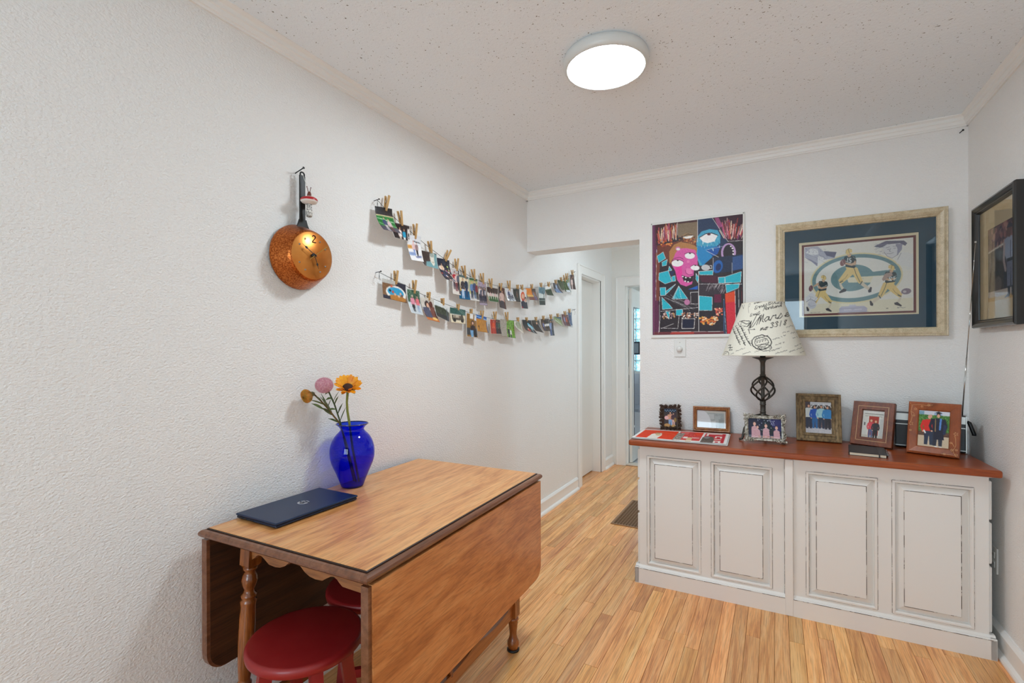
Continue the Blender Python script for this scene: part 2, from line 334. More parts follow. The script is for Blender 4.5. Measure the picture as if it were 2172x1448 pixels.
# glass block window: blocks with a wavy face, mortar grid between
k = NT('wavy_glass_block'); tcb = k.N('ShaderNodeTexCoord'); wv = k.N('ShaderNodeTexNoise', Scale=26.0, Detail=2.0, Distortion=2.0); k.L(tcb.outputs['Object'], wv.inputs['Vector'])
rb = k.N('ShaderNodeValToRGB'); rb.color_ramp.elements[0].position = .38; rb.color_ramp.elements[0].color = rgb(120, 170, 180); rb.color_ramp.elements[1].position = .6; rb.color_ramp.elements[1].color = rgb(238, 250, 252); k.L(wv.outputs['Fac'], rb.inputs['Fac'])
tr = k.N('ShaderNodeBsdfTransparent'); tl = k.N('ShaderNodeBsdfTranslucent'); gl = k.N('ShaderNodeBsdfGlossy', Roughness=.1)
k.L(rb.outputs[0], tr.inputs[0]); k.L(rb.outputs[0], tl.inputs[0]); m1 = k.N('ShaderNodeMixShader'); m1.inputs[0].default_value = .6; m2 = k.N('ShaderNodeMixShader'); m2.inputs[0].default_value = .08
k.L(tr.outputs[0], m1.inputs[1]); k.L(tl.outputs[0], m1.inputs[2]); k.L(m1.outputs[0], m2.inputs[1]); k.L(gl.outputs[0], m2.inputs[2]); k.n.remove(k.b); k.L(m2.outputs[0], k.n['Material Output'].inputs[0]); M_GB = k.m
nx, nz = 4, 6; bw, bh = (GX1-GX0)/nx, (GZ1-GZ0)/nz
gm = [box(GX0+i*bw-.006, GX0+i*bw+.006, 7.02, 7.09, GZ0, GZ1) for i in range(nx+1)]+[box(GX0, GX1, 7.02, 7.09, GZ0+i*bh-.006, GZ0+i*bh+.006) for i in range(nz+1)]
gw_ = struct('window_3', join(*gm), M_TRIM, 'glass block window of the bathroom')
gbm = None
for i in range(nx):
    for j in range(nz):
        c0 = (GX0+(i+.5)*bw, 7.055, GZ0+(j+.5)*bh)
        if gbm is None: b_ = fobj('glass_block', box(-bw/2+.006, bw/2-.006, -.03, .03, -bh/2+.006, bh/2-.006, .006), M_GB, gw_); b_.location = c0; gbm = b_.data
        else: inst('glass_block', gbm, gw_, c0)
# daylight portals: they steer the sky's light through the windows and emit nothing themselves
def portal(name, loc, rot, sx, sy):
    l = bpy.data.lights.new(name, 'AREA'); l.shape = 'RECTANGLE'; l.size, l.size_y = sx, sy; l.cycles.is_portal = True
    o = bpy.data.objects.new(name, l); link(o); o.location = loc; o.rotation_euler = rot
portal('sky_portal', ((WX0+WX1)/2, -2.5-T, (WZ0+WZ1)/2), (PI/2, 0, 0), WX1-WX0, WZ1-WZ0)
portal('sky_portal_hall', (HX+T, 4.3, 1.45), (0, PI/2, 0), 1.1, .8)
portal('sky_portal_bath', ((GX0+GX1)/2, 7.12, (GZ0+GZ1)/2), (-PI/2, 0, 0), GX1-GX0, GZ1-GZ0)
# ------------------------------------------------------------------ floor boards
rf = random.Random(3); BW = .0572; bmesh_len = {}; far = []
def board(x0, y0, L_, w_):
    key = (round(L_, 2), round(w_, 4))
    if key not in bmesh_len:
        o = fobj('floor_board', box(-w_/2+.0005, w_/2-.0005, .0005, key[0]-.0007, -.018, 0, .0009), M_OAK, floor); bmesh_len[key] = o.data
    else: o = inst('floor_board', bmesh_len[key], floor)
    o.location = (x0+w_/2, y0, 0)
lens = [.4, .6, .8, 1.0, 1.2, 1.4, 1.6, 1.9]
nrow = int(math.ceil(2.75/BW))
for r_ in range(nrow):
    x0 = r_*BW; y = 1.0 - rf.uniform(0, .9)
    wide = x0 < W-.01
    while y < 5.25:
        L_ = rf.choice(lens); L_ = min(L_, 5.25-y)
        if L_ < .02: break
        # in view: the strip left of the sideboard up to the hall door and the floor in front of it
        vis = (y+L_ > 1.15) and ((x0 < .98) or (y < 2.75 and y+L_ > 1.15+.35*x0))
        if vis and wide: board(x0, y, L_, min(BW, W-x0) if y < D else BW)
        elif wide or y > D: far.append(box(x0+.0004, x0+BW-.0004, y+.0004, y+L_-.0006, -.018, 0))
        y += L_
    y = -2.5
    while y < .1:
        L_ = min(rf.choice(lens), .1-y) if y > -.6 else rf.choice(lens[3:])
        if wide: far.append(box(x0+.0004, x0+BW-.0004, y+.0004, y+L_-.0006, -.018, 0))
        y += L_
ff = fobj('floor_boards_beyond', join(*far), M_OAKS, floor); ff['kind'] = 'stuff'
for x0, y0 in ((-.11, 4.27),): fobj('threshold_board', box(x0, 0, y0, 4.85, -.018, .001), M_OAK, floor)
# ------------------------------------------------------------------ crown mouldings, baseboards, casings
CR = [(0, -.055), (.008, -.055), (.009, -.047), (.013, -.045), (.016, -.030), (.021, -.027), (.022, -.022), (.018, -.02), (.022, -.012), (.034, -.004), (.034, 0), (0, 0)]
def sweepy(prof, y0, y1, x, sgn): return prism([(x+sgn*a, ZC+b) for a, b in prof], y0, y1, 'y')
def sweepx(prof, x0, x1, y, sgn): return prism([(y+sgn*a, ZC+b) for a, b in prof], x0, x1, 'x')
struct('trim_1', sweepy(CR, -2.5, D-.001, 0, 1), M_TRIM, 'thin white crown moulding on the left wall')
struct('trim_2', sweepx(CR, 0, W, D, -1), M_TRIM, 'thin white crown moulding on the back wall')
struct('trim_3', sweepy(CR, -2.5, D-.001, W, -1), M_TRIM, 'thin white crown moulding on the right wall')
struct('trim_4', sweepx(CR, 0, HX, 5.25, -1), M_TRIM, 'white crown moulding at the end of the hall')
BBP = [(0, 0), (.030, 0), (.030, .008), (.026, .016), (.017, .022), (.014, .024), (.014, .085), (.018, .088), (.018, .096), (.010, .108), (.006, .112), (0, .112)]
def bby(y0, y1, x, s): return prism([(x+s*a, b) for a, b in BBP], y0, y1, 'y')
def bbx(x0, x1, y, s): return prism([(y+s*a, b) for a, b in BBP], x0, x1, 'x')
struct('baseboard_left', bby(-2.5, 4.155, 0, 1), M_TRIM, 'white baseboard with shoe moulding under the photo strings')
struct('baseboard_hall_left', bby(4.94, 5.25, 0, 1), M_TRIM, 'short white baseboard between the two hall doors')
struct('baseboard_right', bby(-2.5, D, W, -1), M_TRIM, 'white baseboard below the outlet')
struct('baseboard_back', bbx(.829, W, D, -1), M_TRIM, 'white baseboard behind the sideboard')
def casing_y(name, y0, y1, z1, x, w_, label):   # door casing on the left wall
    G = [box(x, x+.016, y0-w_, y0, 0, z1+w_, .003), box(x, x+.016, y1, y1+w_, 0, z1+w_, .003), box(x, x+.016, y0, y1, z1, z1+w_, .003),
         box(x, x+.024, y0-w_-.006, y0-w_+.012, 0, z1+w_+.006, .004), box(x, x+.024, y1+w_-.012, y1+w_+.006, 0, z1+w_+.006, .004), box(x, x+.024, y0-w_, y1+w_, z1+w_-.010, z1+w_+.006, .004),
         box(x-.10, x, y0-.012, y0+.012, 0, z1), box(x-.10, x, y1-.012, y1+.012, 0, z1), box(x-.10, x, y0, y1, z1-.012, z1+.01)]
    return struct(name, join(*G), M_TRIM, label)
casing_y('trim_5', 4.262, 4.858, 2.0, 0, .082, 'white casing of the closed hall door')
d1 = struct('door_1', join(box(-.125, -.088, 4.275, 4.845, .012, 1.985, .002)), M_DOOR, 'plain white closed door in the hall')
def casing_x(name, x0, x1, z1, y, w_, label):
    G = [box(x0-w_, x0, y-.016, y, 0, z1+w_, .003), box(x1, x1+w_, y-.016, y, 0, z1+w_, .003), box(x0, x1, y-.016, y, z1, z1+w_, .003),
         box(x0-w_-.006, x0-w_+.012, y-.024, y, 0, z1+w_+.006, .004), box(x1+w_-.012, x1+w_+.006, y-.024, y, 0, z1+w_+.006, .004), box(x0-w_, x1+w_, y-.024, y, z1+w_-.010, z1+w_+.006, .004),
         box(x0-.02, x0+.004, y, y+.12, 0, z1), box(x1-.004, x1+.02, y, y+.12, 0, z1), box(x0, x1, y, y+.12, z1-.004, z1+.02), box(x0, x0+.014, y+.04, y+.075, 0, z1)]
    return struct(name, join(*G), M_TRIM, label)
casing_x('trim_6', .155, .90, 1.985, 5.25, .098, 'white casing of the bathroom door')
struct('trim_7', box(.155, .9, 5.25, 5.37, 0, .016, .004), mat('pale_threshold', (214, 204, 190), .4), 'pale threshold under the bathroom door')
# corner beads of the plaster opening to the hall
struct('trim_8', join(box(.829, .858, D-.003, D+.001, 0, 2.04), box(0, .829, D-.003, D+.001, 2.011, 2.04)), M_WALL, 'flat plaster band around the hall opening')
# bathroom door standing open, with a mirror on its face
d2 = struct('door_2', join(box(.172, .203, 5.335, 6.03, .02, 1.97, .002)), M_DOOR, 'white bathroom door standing open with a long mirror')
fobj('mirror', box(.203, .2065, 5.43, 5.98, .30, 1.76), mat('mirror_glass', (235, 240, 245), .01, 1), d2)
fobj('mirror_edge', join(box(.203, .208, 5.424, 5.43, .296, 1.764), box(.203, .208, 5.424, 5.98, 1.76, 1.765)), mat('mirror_edge_grey', (70, 78, 92), .4), d2)
for z_ in (1.70, 1.05, .4): fobj('mirror_clip', box(.203, .211, 5.418, 5.434, z_, z_+.025, .002), mat('clear_clip', (215, 220, 226), .2), d2)
for z_ in (.25, 1.0, 1.75): fobj('hinge', box(.158, .176, 5.328, 5.336, z_, z_+.09), mat('painted_hinge', (196, 194, 188), .4), d2)
# ------------------------------------------------------------------ ceiling light
lx, ly = 1.024, 1.835
t = thing('ceiling_light', 'round white flush ceiling light, switched on', 'ceiling light', (lx, ly, ZC))
fobj('housing', lathe([(.150, 0), (.163, -.004), (.166, -.02), (.165, -.034), (.158, -.045), (.151, -.047), (.149, -.043)], 64, False), mat('satin_white_rim', (214, 216, 214), .35), t, smooth=True)
fobj('diffuser', lathe([(.150, -.040), (.150, -.044), (.12, -.046), (0.0001, -.047)], 64, False), mat('lit_diffuser', (255, 255, 255), .5, emis=LAMP_STRENGTH), t, smooth=True)
t = thing('ceiling_light', 'round flush ceiling light in the hall above the opening', 'ceiling light', (.62, 3.95, ZC))
fobj('housing', lathe([(.130, 0), (.143, -.004), (.146, -.02), (.145, -.034), (.138, -.045), (.131, -.047), (.129, -.043)], 48, False), mat('satin_white_hall_rim', (214, 216, 214), .35), t, smooth=True)
fobj('diffuser', lathe([(.130, -.040), (.130, -.044), (.10, -.046), (0.0001, -.047)], 48, False), mat('lit_hall_diffuser', (255, 255, 255), .5, emis=LAMP_STRENGTH*.33), t, smooth=True)
# ------------------------------------------------------------------ drop-leaf table
TW, TL, TZ = .648, 1.040, .745
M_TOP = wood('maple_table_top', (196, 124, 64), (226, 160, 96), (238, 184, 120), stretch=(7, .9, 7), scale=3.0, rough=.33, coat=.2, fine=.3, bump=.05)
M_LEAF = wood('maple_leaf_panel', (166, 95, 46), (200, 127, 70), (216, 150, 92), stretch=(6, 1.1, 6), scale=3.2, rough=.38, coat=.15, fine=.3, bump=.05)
M_MOLD = wood('brown_moulded_edge', (98, 58, 36), (122, 76, 50), (140, 94, 66), stretch=(20, 2, 20), scale=2, rough=.3, coat=.3, fine=.2)
M_TLEG = wood('stained_table_leg', (110, 56, 18), (146, 80, 30), (170, 100, 46), stretch=(16, 16, 1.3), scale=2, rough=.25, coat=.4, fine=.3)
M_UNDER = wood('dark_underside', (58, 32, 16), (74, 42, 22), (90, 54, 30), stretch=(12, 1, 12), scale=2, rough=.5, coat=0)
M_GROOVE = mat('dark_groove', (46, 24, 12), .5); M_BLACK = mat('black_rubber', (18, 17, 17), .45); M_STEEL = mat('steel', (160, 158, 152), .3, 1)
tb = thing('drop_leaf_table', 'wooden drop-leaf table with both leaves hanging, against the left wall', 'table', (.066, .847, 0), (0, 0, math.radians(2.0)))
fobj('table_top', box(0, TW, 0, TL, TZ-.020, TZ, .0015), M_TOP, tb)
G = rings(TW+.004, TL+.004, [(0, 0), (0, 0)])   # groove under the laminate edge, then the rounded moulding outside it
def edge_ring(prof):
    V = []; F = []
    for o_, z in prof: V += [(-o_, -o_, z), (TW+o_, -o_, z), (TW+o_, TL+o_, z), (-o_, TL+o_, z)]
    for i in range(len(prof)-1):
        for j in range(4): q = (j+1) % 4; F.append((i*4+j, i*4+q, i*4+4+q, i*4+4+j))
    return V, F
fobj('groove', edge_ring([(0, TZ-.001), (.0035, TZ-.0025), (.0035, TZ-.009), (0, TZ-.010)]), M_GROOVE, tb)
fobj('edge_moulding', edge_ring([(.002, TZ-.006), (.007, TZ-.0045), (.014, TZ-.006), (.019, TZ-.010), (.0215, TZ-.016), (.020, TZ-.022), (.015, TZ-.027), (.006, TZ-.029), (-.03, TZ-.029)]), M_MOLD, tb)
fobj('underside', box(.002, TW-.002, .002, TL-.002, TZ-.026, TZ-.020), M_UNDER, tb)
def leaf(x0, x1, y0, y1, z0, z1, r):   # board hanging vertically, lower corners rounded
    o_ = [(y0, z1), (y1, z1)]
    for a in range(0, 91, 15): o_.append((y1-r+r*math.cos(math.radians(-a)), z0+r+r*math.sin(math.radians(-a))))
    for a in range(0, 91, 15): o_.append((y0+r-r*math.sin(math.radians(a)), z0+r-r*math.cos(math.radians(a))))
    return prism(o_, x0, x1, 'x')
ZL0, ZL1 = .298, .712
for side in (0, 1):
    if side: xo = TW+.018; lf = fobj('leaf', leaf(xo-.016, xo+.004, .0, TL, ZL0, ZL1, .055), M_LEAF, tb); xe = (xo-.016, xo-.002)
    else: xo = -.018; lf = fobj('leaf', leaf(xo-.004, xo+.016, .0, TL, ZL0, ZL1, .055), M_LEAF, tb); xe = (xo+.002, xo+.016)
    # moulded edge band of the leaf, seen on its end
    xm = sorted(xe)
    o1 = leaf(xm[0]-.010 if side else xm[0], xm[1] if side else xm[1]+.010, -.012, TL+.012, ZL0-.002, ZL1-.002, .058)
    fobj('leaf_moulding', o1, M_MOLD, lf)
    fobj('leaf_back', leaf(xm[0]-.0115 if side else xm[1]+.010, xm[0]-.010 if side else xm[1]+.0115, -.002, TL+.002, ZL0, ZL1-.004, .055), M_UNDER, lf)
    for y_ in (.15, TL-.15): fobj('hinge', box(TW-.03 if side else .0, TW if side else .03, y_-.03, y_+.03, TZ-.0315, TZ-.0295), M_STEEL, lf)
def apron_end(y0, y1):   # scalloped board under the table end: deep ends, arch, lobe, pointed notch in the middle
    half = [(.112, .650), (.135, .652), (.146, .659), (.156, .668), (.168, .672), (.180, .670), (.195, .662), (.212, .652), (.240, .650), (.262, .653), (.282, .661), (.295, .671), (TW/2-.018, .679), (TW/2, .686)]
    xs_ = [(x, z) for x, z in half]; rs = [(TW-.0-x+(.062 if x < .12 else 0), z) for x, z in reversed(half[:-1])]
    return prism([(.112, .716)]+xs_+rs+[(TW-.050, .716)], y0, y1, 'y')
M_APR = wood('apron_wood', (128, 76, 36), (158, 100, 54), (176, 118, 68), stretch=(1.3, 12, 12), scale=2.4, rough=.38, coat=.15)
fobj('apron', apron_end(.050, .068), M_APR, tb); fobj('apron', apron_end(TL-.068, TL-.050), M_APR, tb)
for x_ in (.07, TW-.088): fobj('side_rail', box(x_, x_+.018, .07, TL-.07, .655, .716), M_APR, tb)
LEGP = [(.0135, .262), (.021, .268), (.0215, .276), (.016, .283), (.0175, .292), (.021, .33), (.0235, .40), (.0235, .47), (.0215, .505), (.0235, .516), (.0235, .522), (.0185, .528), (.0225, .534), (.0225, .540), (.0155, .546), (.0145, .556), (.0215, .572), (.0235, .585), (.020, .600), (.0135, .610), (.0205, .616), (.0205, .623), (.014, .628)]
FOOTP = [(.0, 0), (.026, 0), (.027, .006), (.022, .010), (.0225, .016), (.026, .028), (.025, .04), (.019, .052), (.0155, .066), (.0165, .085), (.020, .115), (.0215, .122), (.020, .128), (.024, .132), (.024, .138), (.0185, .145)]
def legblock(z0, z1, h=.0215, c=.009): return join(box(-h, h, -h, h, z0+c, z1-c), xf(lathe([(h*1.0, z0), (h*1.38, z0+c), (h*1.38, z0+c+.001)], 4), Matrix.Rotation(PI/4, 4, 'Z')), xf(lathe([(h*1.38, z1-c-.001), (h*1.38, z1-c), (h*1.0, z1)], 4), Matrix.Rotation(PI/4, 4, 'Z')))
legG = join(lathe(LEGP, 20), lathe(FOOTP[3:], 20))
legm = None
for i, (x_, y_, sp) in enumerate(((.112, .066, -.045), (TW-.066, .300, .0), (.112, TL-.1, .03), (TW-.066, TL-.100, .0))):
    def sh(g): return [(v[0]+x_, v[1]+y_+sp*(.72-v[2])/.72, v[2]) for v in g[0]], g[1]
    lg = fobj('leg', sh(legG), M_TLEG, tb, smooth=True); fobj('upper_block', sh(legblock(.622, .722)), M_TLEG, lg); fobj('lower_block', sh(legblock(.14, .268)), M_TLEG, lg)
    fobj('foot_pad', sh(lathe(FOOTP[:4], 20)), M_BLACK, lg, smooth=True)
M_RAIL = wood('stained_stretcher', (118, 62, 22), (150, 84, 34), (172, 104, 50), stretch=(16, 1.3, 16), scale=2, rough=.3, coat=.3, fine=.3)
def lower_rail(x_):
    y0, y1 = (.05 if x_ < .2 else .32), TL-.12; n = 40; top = []
    for i in range(n+1):
        s = i/n; q = (s*2) % 1.0 if s < 1 else 1.0
        dip = math.sin(PI*min(1, max(0, (q-.08)/.84)))**.7
        top.append((y0+(y1-y0)*s, .204-.016*dip))
    return prism([(y0, .148), (y1, .148)]+top[::-1], x_-.009, x_+.009, 'x')
for x_ in (.112, TW-.066): fobj('stretcher', lower_rail(x_), M_RAIL, tb)
fobj('cross_stretcher', box(.112, TW-.066, TL/2-.03, TL/2-.012, .152, .185, .003), M_TLEG, tb)
for x_ in (.132, TW-.066): fobj('gate_post', tube([(x_, TL/2-.06, .180), (x_, TL/2-.06, .65)], .011, 10), M_TLEG, tb, smooth=True)
for x_ in (.132, TW-.066): fobj('gate_rail', box(x_-.009, x_+.009, TL/2-.06, TL-.12, .585, .62), M_TLEG, tb)
# ------------------------------------------------------------------ red stools under the table
M_RED = mat('red_painted_wood', (150, 30, 32), .38, coat=.1, bump=(40, .1), var=(9, (158, 38, 38)))
SEATZ, SR = .445, .1645
def stool(loc, rz, label):
    s = thing('round_stool', label, 'stool', loc, (0, 0, rz), 'red stools under the table')
    fobj('seat', lathe([(0.0001, SEATZ), (SR-.012, SEATZ), (SR-.005, SEATZ-.0015), (SR-.001, SEATZ-.007), (SR, SEATZ-.016), (SR-.002, SEATZ-.026), (SR-.010, SEATZ-.033), (0.0001, SEATZ-.034)], 64, False), M_RED, s, smooth=True)
    feet = []
    for i in range(4):
        a = PI/4+i*PI/2; top = Vector((.105*math.cos(a), .105*math.sin(a), SEATZ-.034)); bot = Vector((.165*math.cos(a), .165*math.sin(a), 0)); feet.append((top, bot))
        V = []
        for p, h in ((bot, .016), (top, .018)):
            for u, v in ((-1, -1), (1, -1), (1, 1), (-1, 1)):
                q = Matrix.Rotation(a, 3, 'Z') @ Vector((u*h, v*h*.9, 0)); V.append(tuple(p+q))
        fobj('leg', (V, [(3, 2, 1, 0), (4, 5, 6, 7), (0, 1, 5, 4), (1, 2, 6, 5), (2, 3, 7, 6), (3, 0, 4, 7)]), M_RED, s)
    for i in range(4):
        hh = .13 if i % 2 else .19; (t0, b0), (t1, b1) = feet[i], feet[(i+1) % 4]; f = hh/(SEATZ-.034)
        p, q = b0.lerp(t0, f), b1.lerp(t1, f); d = (q-p).normalized(); n_ = Vector((-d.y, d.x, 0))*.009; z_ = Vector((0, 0, .014))
        V = [tuple(e+a_*n_+b_*z_) for e in (p, q) for a_, b_ in ((-1, -1), (1, -1), (1, 1), (-1, 1))]
        fobj('stretcher', (V, [(0, 1, 2, 3), (7, 6, 5, 4), (0, 4, 5, 1), (1, 5, 6, 2), (2, 6, 7, 3), (3, 7, 4, 0)]), M_RED, s)
    return s
stool((.375, .957, 0), .35, 'round red wooden stool under the near end of the table')
stool((.318, 1.288, 0), .8, 'red wooden stool mostly hidden deeper under the table')
# ------------------------------------------------------------------ sideboard (back of a partners desk)
CA = math.atan2(.035, 1.484)
sb = thing('sideboard', 'distressed white panelled sideboard with a brown wooden top', 'sideboard', (.923, 2.657, 0), (0, 0, CA))
k = NT('distressed_white_paint'); tc = k.N('ShaderNodeTexCoord'); n1 = k.N('ShaderNodeTexNoise', Scale=30.0, Detail=8.0, Roughness=.8); k.L(tc.outputs['Object'], n1.inputs['Vector'])
rp = k.N('ShaderNodeValToRGB'); rp.color_ramp.elements[0].position = .24; rp.color_ramp.elements[0].color = rgb(150, 140, 126); rp.color_ramp.elements[1].position = .30; rp.color_ramp.elements[1].color = rgb(230, 228, 224)
k.L(n1.outputs['Fac'], rp.inputs['Fac']); k.L(rp.outputs[0], k.b.inputs['Base Color']); k.b.inputs['Roughness'].default_value = .45; M_CAB = k.m
k = NT('worn_paint_edge'); tc = k.N('ShaderNodeTexCoord'); n1 = k.N('ShaderNodeTexNoise', Scale=14.0, Detail=5.0, Roughness=.75); k.L(tc.outputs['Object'], n1.inputs['Vector'])
rp = k.N('ShaderNodeValToRGB'); rp.color_ramp.elements[0].position = .50; rp.color_ramp.elements[0].color = rgb(74, 60, 48); rp.color_ramp.elements[1].position = .56; rp.color_ramp.elements[1].color = rgb(205, 200, 192)
k.L(n1.outputs['Fac'], rp.inputs['Fac']); k.L(rp.outputs[0], k.b.inputs['Base Color']); k.b.inputs['Roughness'].default_value = .6; M_WORN = k.m
M_COUNT = wood('reddish_brown_top', (126, 54, 20), (152, 70, 28), (170, 86, 40), stretch=(1.2, 14, 14), scale=2.0, rough=.3, coat=.0, fine=.25, bump=.04)
CT = .791; FO = .018     # face is set back FO from the plinth
PAN = [(.063, .340), (.391, .670), (.813, 1.090), (1.143, 1.419)]; PZ0, PZ1 = .106, .703
# carcass with openings behind the panels
G = [box(.022, 1.466, FO+.024, .445, .05, .757)]
xs = [.022]+[q for p_ in PAN for q in p_]+[1.466]
for i in range(0, len(xs), 2): G.append(box(xs[i], xs[i+1], FO, FO+.024, .05, .757))
for a, b in PAN: G += [box(a, b, FO, FO+.024, .05, PZ0), box(a, b, FO, FO+.024, PZ1, .757)]
fobj('carcass', join(*G), M_CAB, sb)
for a, b in PAN:
    w_, h_ = b-a, PZ1-PZ0
    pn = fobj('panel', rings(w_, h_, [(0, FO+.02), (0, FO-.0025), (.003, FO-.005), (.009, FO-.005), (.012, FO+.0), (.0125, FO+.014), (.015, FO+.014), (.041, FO-.002), (.0412, FO-.0035)], (a+b)/2, (PZ0+PZ1)/2, close_front=True), M_CAB, sb)
    lines = []
    for ins, y_, wd in ((.0, FO-.0004, .0032), (.0415, FO-.0038, .0022)):
        x0, x1, z0, z1 = a+ins, b-ins, PZ0+ins, PZ1-ins; s_ = -1 if ins == 0 else 1
        lines += [box(x0-wd/2, x0+wd/2, y_-.0004, y_, z0, z1), box(x1-wd/2, x1+wd/2, y_-.0004, y_, z0, z1), box(x0, x1, y_-.0004, y_, z1-wd/2, z1+wd/2), box(x0, x1, y_-.0004, y_, z0-wd/2, z0+wd/2)]
    for ins, y_ in ((.0125, FO+.0135),): lines += [box(a+ins, b-ins, y_-.0004, y_, PZ1-ins-.0035, PZ1-ins), box(a+ins, a+ins+.0015, y_-.0004, y_, PZ0+ins, PZ1-ins)]
    fobj('worn_edge', join(*lines), M_WORN, pn)
pil = fobj('pilaster', box(.724, .759, -.004, FO+.01, 0, .757, .003), M_CAB, sb)
fobj('worn_edge', join(box(.7225, .7245, FO-.0012, FO, .09, .757), box(.7585, .7605, FO-.0012, FO, .09, .757)), M_WORN, pil)
pl_ = fobj('plinth', join(prism([(0, 0), (0, .080), (.006, .088), (.010, .088), (FO, .096), (FO+.02, .096), (FO+.02, 0)], 0, 1.4845, 'x'), box(-.002, .022, 0, .45, 0, .088, .002), box(1.464, 1.4865, 0, .45, 0, .088, .002)), M_CAB, sb)
fobj('worn_edge', join(box(0, 1.4845, -.0008, .0, .0805, .0825), box(-.0006, .0008, -.0008, .0, .006, .08)), M_WORN, pl_)
fobj('counter_top', box(-.030, 1.497, -.026, .464, .760, CT, .009, 3), M_COUNT, sb)
fobj('top_moulding', box(.012, 1.474, FO-.004, .452, .752, .760), M_CAB, sb)
for ex, sgn in ((.022, -1), (1.466, 1)):      # drawer fronts on both ends
    for z0, z1 in ((.10, .375), (.387, .560), (.572, .735)):
        x0, x1 = (ex-.014, ex) if sgn < 0 else (ex, ex+.014)
        dr = fobj('drawer_front', box(x0, x1, FO+.012, .435, z0, z1, .005, 2), M_CAB, sb)
        kb = fobj('knob', lathe([(.006, 0), (.006, .006), (.011, .010), (.009, .014), (.0001, .016)], 14, True), M_BLACK, dr, smooth=True); kb.location = (ex+sgn*.014, .24, (z0+z1)/2); kb.rotation_euler = (0, sgn*PI/2, 0)
# ------------------------------------------------------------------ floor register, wall plates, nails
M_BRZ = mat('bronze_metal', (150, 112, 78), .45, .3); M_DARK = mat('dark_void', (24, 20, 18), .8)
vt = thing('floor_vent', 'brown metal floor register with a square grille beside the sideboard', 'floor vent', (.536, 3.45, 0))
fobj('frame', join(box(0, .31, 0, .018, 0, .006, .002), box(0, .31, .60, .618, 0, .006, .002), box(0, .018, .018, .60, 0, .006, .002), box(.292, .31, .018, .60, 0, .006, .002)), M_BRZ, vt)
fobj('duct', box(.018, .292, .018, .60, .0003, .001), M_DARK, vt)
n_x, n_y = 13, 27
gb = [box(.018+(.274)*i/n_x-.0035, .018+.274*i/n_x+.0035, .018, .60, .001, .0045) for i in range(1, n_x)]+[box(.018, .292, .018+.582*i/n_y-.0035, .018+.582*i/n_y+.0035, .001, .0045) for i in range(1, n_y)]
fobj('grille', join(*gb), M_BRZ, vt)
M_PLATE = mat('white_plastic', (224, 223, 219), .3)
sw = thing('dimmer_switch', 'white wall plate with a round dimmer knob below the painting', 'switch', (1.081, D, 1.297))
fobj('plate', box(-.035, .035, -.006, 0, -.056, .056, .002), M_PLATE, sw)
kb = fobj('knob', lathe([(.019, 0), (.018, .012), (.015, .019), (.0001, .020)], 24, False), M_PLATE, sw, smooth=True); kb.location = (-.002, -.006, -.006); kb.rotation_euler = (PI/2, 0, 0)
fobj('screw', lathe([(.003, 0), (.003, .001), (.0001, .0012)], 8, False), M_STEEL, sw, loc=(0, -.006, .035), rot=(PI/2, 0, 0))
ou = thing('wall_outlet', 'white outlet plate low on the right wall beside the sideboard', 'outlet', (W, 2.845, .372))
fobj('plate', box(-.006, 0, -.035, .035, -.056, .056, .002), M_PLATE, ou)
for z_ in (-.02, .02):
    so = fobj('socket', box(-.008, -.005, -.016, .016, z_-.014, z_+.014, .002), M_PLATE, ou)
    fobj('slot', join(box(-.0085, -.008, -.007, -.005, z_-.004, z_+.006), box(-.0085, -.008, .005, .007, z_-.004, z_+.006)), M_DARK, so)
def nail(loc, d, label, L_=.03, r=.0016):
    n_ = thing('nail', label, 'nail', loc); p0 = Vector((0, 0, 0)); p1 = Vector(d).normalized()*L_
    fobj('shaft', tube([tuple(p0), tuple(p1)], r, 6), M_BLACK, n_); fobj('head', tube([tuple(p1-Vector(d).normalized()*.001), tuple(p1+Vector(d).normalized()*.001)], r*2.2, 10), M_BLACK, n_)
nail((0, 3.145, 2.381), (1, 0, .12), 'small dark nail in the corner under the ceiling above the hall opening', .014, .0013)
nail((2.415, D, 2.362), (.45, -1, .3), 'small dark nail in the right corner under the ceiling', .022, .0022)
# ------------------------------------------------------------------ copper pan clock on the left wall (x is out of the wall)
M_COP = mat('hammered_copper', (196, 112, 52), .3, .9, bump=(120, .25), var=(190, (140, 66, 26))); M_COPF = mat('polished_copper_face', (206, 124, 54), .28, .85, bump=(22, .25), var=(7, (222, 150, 76)))
M_IRON = mat('black_iron', (34, 33, 33), .42, .3, bump=(60, .2)); M_BRASS = mat('brass', (214, 170, 90), .25, 1); M_THREAD = mat('white_thread', (216, 214, 206), .8)
CYc, CZc = 1.214, 1.648
ck = thing('pan_clock', 'copper frying pan made into a wall clock with a black handle', 'clock', (0, CYc, CZc))
RX = Matrix.Rotation(PI/2, 4, 'Y')     # lathe axis z -> x
pan = fobj('pan', xf(lathe([(.1225, .008), (.1235, .012), (.1215, .018), (.110, .045), (.098, .074), (.094, .082), (.089, .086)], 64, False), RX), M_COP, ck, smooth=True)
fobj('clock_face', xf(lathe([(.0893, .0855), (.087, .0875), (.0001, .0872)], 64, False), RX), M_COPF, ck, smooth=True)
hd = fobj('handle', join(box(.026, .033, -.0135, .0135, .135, .312, .003), prism([(-.0135, .142), (.0135, .142), (.020, .122), (.030, .104), (-.030, .104), (-.020, .122)], .026, .036, 'x')), M_IRON, ck)
fobj('hanging_ring', xf(tube([(.009*math.cos(a*PI/10), .009*math.sin(a*PI/10), .03) for a in range(21)], .003, 8), RX @ Matrix.Translation((-.314, 0, 0))), M_IRON, hd, smooth=True)
